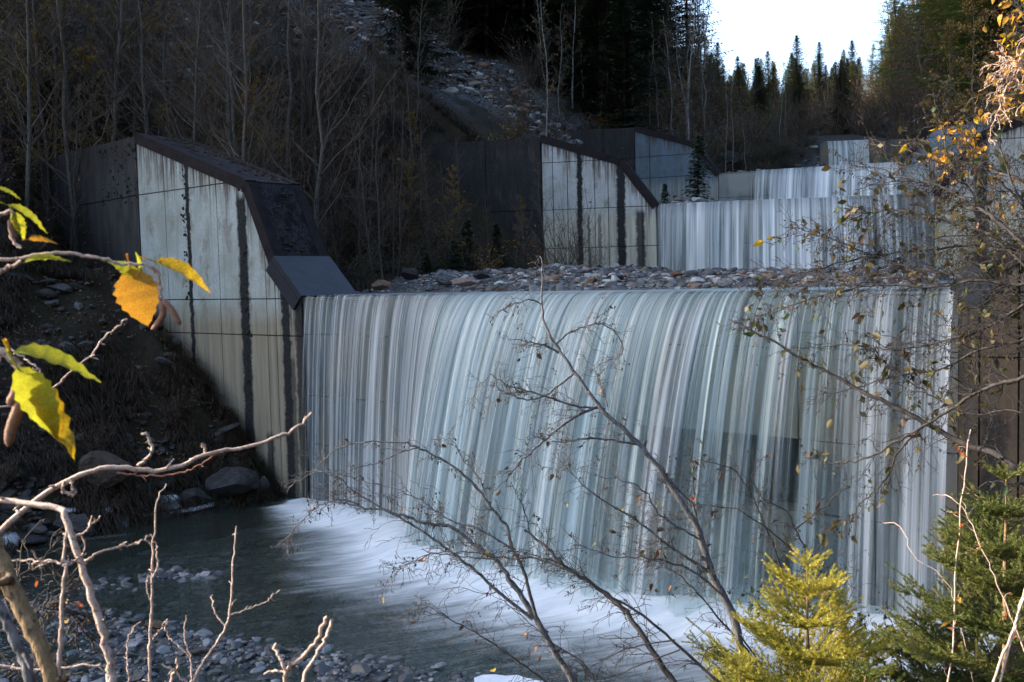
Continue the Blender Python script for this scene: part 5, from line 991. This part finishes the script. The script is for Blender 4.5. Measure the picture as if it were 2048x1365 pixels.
for pts, Y, w in (([(322, 600), (326, 628), (312, 652), (303, 660)], 1.3, 6.5), ([(325, 600), (342, 618), (352, 635), (361, 650)], 1.3, 6.5), ([(45, 795), (34, 825), (22, 860), (17, 893)], 1.1, 11), ([(36, 770), (30, 790), (24, 800), (20, 812)], 1.1, 10), ([(20, 440), (24, 462), (30, 476)], 1.25, 6)):
    B2 = stroke(pts, Y, Y, 14); q = MB(); tube(q, B2, w/FPX*Y*np.array([.5, .85, 1, 1.05, .98, 1.05, .98, 1.05, .98, 1.03, .95, .9, .75, .3]), 10); q.obj('catkin', cat_m, tw, True)

# ------------------------------------------------------------------ young spruces near the camera
def shoot_mesh(seed, L=.075, nn=95, nl=.0135):
    r = np.random.default_rng(seed); t = r.random(nn)**.9; a = r.random(nn)*6.28; base = np.stack([t*L, 0*t, 0*t], -1); rad = np.stack([.55+.3*r.random(nn), np.cos(a), np.sin(a)*.8+.15], -1); rad /= np.linalg.norm(rad, axis=1)[:, None]
    tip = base+rad*(nl*(.7+.5*r.random((nn, 1)))*(1.1-.35*t[:, None])); side = np.cross(rad, r.normal(size=(nn, 3))); side /= np.linalg.norm(side, axis=1)[:, None]; w = .0014
    return np.stack([base-side*w, base+side*w, tip+side*w*.5, tip-side*w*.5], 1).reshape(-1, 3)
SH = [shoot_mesh(500+k) for k in range(5)]
def young_spruce(label, px, ptop, Y, H, wid, seed, mat, up=.5, npr=5, name='young_spruce', maxz=None):
    r = np.random.default_rng(seed); top = at(px, ptop, Y); root = thing(name, label, 'tree', (top[0], top[1], top[2]-H)); B0 = np.stack([r.normal(size=9)*.004, r.normal(size=9)*.004, np.linspace(0, H-.04, 9)], -1); q = MB(); tube(q, B0, np.linspace(.016*H+.004, .003, 9), 7); q.obj('trunk', M['bark_gold'], root, True)
    def axis_shoots(q, p0, d, L, nrm, lvl, tw_):
        """needled axis with side shoots lying in a flat spray"""
        d = d/np.linalg.norm(d); side = np.cross(d, nrm); side /= np.linalg.norm(side); m_ = 8; t = np.linspace(0, 1, m_)[:, None]; P = p0+d*L*t+np.array([0, 0, 1.])*.16*L*t*t; tube(tw_, P, np.linspace(.0016+.006*L, .0012, m_), 4)
        k = max(1, int(L/.06))
        for i in range(k): put(q, P[0]+(P[-1]-P[0])*(i/k)+np.array([0, 0, .16*L*(i/k)**2]), (P[-1]-P[0])+np.array([0, 0, .16*L*2*(i/k)]), L/k*1.2/.075, r)
        if lvl > 0:
            g = .12
            while g < .96:
                for sg in (-1, 1):
                    if r.random() < .12: continue
                    l2 = L*(.50 if lvl == 2 else .42)*(1.08-g)*(.7+.5*r.random())+.032; p = P[0]+d*L*g+np.array([0, 0, .16*L*g*g]); dd_ = d*(.75+.2*r.random())+side*sg*(.75)+nrm*(.12+.15*r.normal())
                    if l2 > .11 and lvl == 2: axis_shoots(q, p, dd_, l2, nrm, 1, tw_)
                    else: put(q, p, dd_+np.array([0, 0, .12]), l2/.075, r); 
                g += max(.10, .055/L)*(.8+.4*r.random())
    def put(q, p, d, sc_, r):
        x = d/np.linalg.norm(d); y = np.cross([0, 0, 1.], x); y /= np.linalg.norm(y)+1e-9; z = np.cross(x, y); R = np.stack([x, y, z]); V = SH[int(r.integers(5))]*np.array([sc_, 1, 1])
        V = V@R+p; n = len(V)//4; n = int(n*min(1, max(.35, sc_))); q.add(V[:n*4], np.arange(n*4).reshape(-1, 4))
    z = H-.05; k = 0
    # leader and its buds
    q = MB(); w_ = MB(); axis_shoots(q, np.array([0, 0, H-.12]), np.array([.02, .02, 1.]), .12, np.array([0, 1., 0]), 0, w_); q.obj('needles', mat, root)
    while z > .08:
        L0 = min(wid*(H-z)**.82+.07, wid*1.15); nb = npr+int(r.random()*2); a0 = r.random()*6.28; z_next = z-(.12+.06*r.random())*1.35
        for b in range(nb):
            a = a0+b/nb*6.28+r.normal()*.15; L = L0*(.72+.45*r.random()); zz_ = z+r.normal()*.008; e_ = up*(1-.55*min((H-z)/1.4, 1))+.1*r.normal(); d = np.array([math.cos(a), math.sin(a), e_]); nrm = np.array([-math.cos(a)*e_, -math.sin(a)*e_, 1.]); nrm /= np.linalg.norm(nrm)
            q = MB(); w_ = MB(); axis_shoots(q, np.array([0, 0, zz_]), d, L, nrm, 2 if L > .22 else 1, w_); br = w_.obj('branch', M['bark_gold'], root, True); q.obj('needles', mat, br)
        z = z_next
    return root
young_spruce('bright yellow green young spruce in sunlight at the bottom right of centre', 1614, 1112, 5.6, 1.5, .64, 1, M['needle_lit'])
young_spruce('tall green young spruce at the right edge in front of the concrete wall', 2012, 940, 5.2, 2.0, .62, 2, M['needle'], .35, 6)
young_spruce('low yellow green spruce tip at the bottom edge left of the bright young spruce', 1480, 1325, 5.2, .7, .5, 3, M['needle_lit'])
young_spruce('dark green low spruce between the two taller young spruces', 1850, 1225, 5.6, 1.1, .6, 4, M['needle'], .25)
young_spruce('green spruce spray at the bottom edge below the broadleaf shrub', 1730, 1330, 4.9, .6, .5, 5, M['needle'], .3)
woody('broadleaf_shrub', 'dark green small leaved shrub between the young spruces', 'shrub', [([(1800, 1430), (1770, 1330), (1740, 1270), (1705, 1240)], 6.0, 6.2, 2.5, .8, 14, .2, 2), ([(1820, 1430), (1800, 1320), (1790, 1260), (1770, 1225)], 6, 6.2, 2.5, .8, 14, .2, 2), ([(1700, 1430), (1690, 1330), (1660, 1280)], 6, 6.2, 2.5, .8, 14, .2, 2), ([(1560, 1430), (1560, 1300), (1530, 1230), (1500, 1180)], 6.1, 6.2, 2.5, .8, 14, .2, 2)], 95, M['bark_dark'], leaves=(('green', 280),), lsize=.032)
def cane(label, strokes, seed, lv=(('red', 6), ('orange', 3))): return woody('red_cane', label, 'shrub', strokes, seed, M['bark_rose'], leaves=lv, lsize=.034)
cane('tall thin reddish cane rising left of the right edge spruce', [([(1885, 1430), (1905, 1300), (1910, 1150), (1922, 1020), (1940, 860)], 4.9, 5.3, 2.6, 1.4, 7, .12, 1)], 96)
cane('pair of bright pinkish canes leaning right at the bottom right corner', [([(1965, 1430), (1995, 1340), (2025, 1260), (2070, 1130)], 4.0, 4.1, 3.2, 2.6, 0, .1, 1), ([(1985, 1430), (2005, 1345), (2035, 1240), (2075, 1100)], 4.0, 4.1, 3, 2.2, 0, .1, 1)], 97, ())
cane('short curved cane with pinkish leaves at its tip in front of the falls', [([(1960, 1430), (1900, 1180), (1830, 1115), (1812, 1070), (1790, 1048), (1770, 1046)], 5.2, 5.6, 1.4, .8, 4, .05, 1)], 98, (('red', 5),))
cane('thin red stem with coloured leaves crossing the right edge spruce', [([(2060, 1330), (2000, 1180), (1960, 1090), (1935, 1030), (1895, 990), (1880, 1000)], 4.6, 4.9, 1.8, 1.2, 7, .1, 1)], 99, (('red', 5), ('orange', 4)))
for k, (px, Y, sc, v) in enumerate(((1980, 7.2, .5, 0), (1900, 7.6, .45, 1), (2050, 8.3, .6, 0), (1830, 7.8, .35, 1))):
    p = at(px, 1300, Y); plant('green_bush', p[0], p[1], sc, 'dark green bush behind the young spruces on the near bank', 'dark green bushes behind the young spruces', v=v)
grass(900, lambda px, py, y, lt, s, dl, x: (lt > 0) & (s < 0) & (dl > -.3) & (y < 11), 64, (-1, 9, 3, 12), (.1, .3), label='short grass and moss on the near right bank')

woody('orange_shrub', 'golden orange leaved shrub glowing in the sun beyond the alder twigs', 'shrub', [([(2060, 420), (1975, 340), (1940, 310), (1915, 280), (1895, 250)], 8.5, 8.8, 3, 1, 12, .22, 2), ([(1975, 340), (1945, 300), (1925, 260), (1940, 235)], 8.5, 8.8, 3, 1, 12, .22, 2), ([(1965, 330), (1900, 320), (1870, 300)], 8.5, 8.8, 3, 1, 8, .2, 2)], 111, M['bark_dark'], leaves=(('orange', 170), ('yellow', 20), ('brown', 30)), lsize=.055, extra=0)
woody('orange_shrub', 'orange and lime leaved branches filling the upper right corner', 'shrub', [([(2140, 260), (2080, 230), (2030, 215), (1975, 205)], 7.5, 7.8, 4, 1, 16, .3, 2), ([(2140, 120), (2070, 60), (2040, 20), (2010, -20)], 7.5, 7.8, 4, 1, 20, .4, 2), ([(2140, 180), (2080, 140), (2045, 110), (2020, 80)], 7.5, 7.8, 4, 1, 16, .35, 2)], 112, M['bark_dark'], leaves=(('orange', 75), ('yellow', 25), ('olive', 30)), lsize=.06)
# fine spray hanging over the foot of the fall
q = MB(); us = np.linspace(.2, W-.3, 60); fw_ = np.interp(us, fs, fw); ring = [(-1.5, -.02), (-1.1, .30), (-.55, .62), (0, .8), (.45, .62), (.7, .3), (.75, -.02)]
V = np.array([[D1(u, f+a*(.35+.65*min(1, u/3)), Z0+b*(.35+.65*min(1, u/3))*(1+.25*math.sin(u*2.1)+.2*math.sin(u*5.3))) for a, b in ring] for u, f in zip(us, fw_)]); k = len(ring); i = np.arange(59)[:, None]*k; j = np.arange(k)[None]; j2 = (j+1) % k
q.add(V.reshape(-1, 3), [np.stack([i+j, i+j2, i+k+j2, i+k+j], -1).reshape(-1, 4)]); q.poly(V[0], [list(range(k))[::-1]]); q.poly(V[-1], [list(range(k))])
m = Mat('spray'); vs_ = m.n('ShaderNodeVolumePrincipled'); vs_.inputs['Color'].default_value = (.95, .97, 1, 1); p = m.pos(); dn_ = m.n('ShaderNodeVectorMath', operation='DOT_PRODUCT'); m.put(dn_.inputs[0], p); dn_.inputs[1].default_value = tuple(D1.e); DOT = dn_.outputs['Value']; zf = m.map(m.sep(p)[2], Z0, Z0+.75, 1, 0); nz = m.map(m.noise(m.scale(p, (1, 1, .7)), 1.4, 3, .6), .3, .68)
m.put(vs_.inputs['Density'], m.math('MULTIPLY', m.math('MULTIPLY', m.math('MULTIPLY', zf, zf), m.math('MULTIPLY', nz, m.map(m.math('SUBTRACT', DOT, float(np.dot(D1.L, D1.e))), .4, 4.5))), 2.8)); m.nt.links.new(vs_.outputs[0], m.out.inputs['Volume'])
q.obj('spray_mist', m.m, None, True, kind='stuff', label='white spray drifting at the foot of the nearest fall')
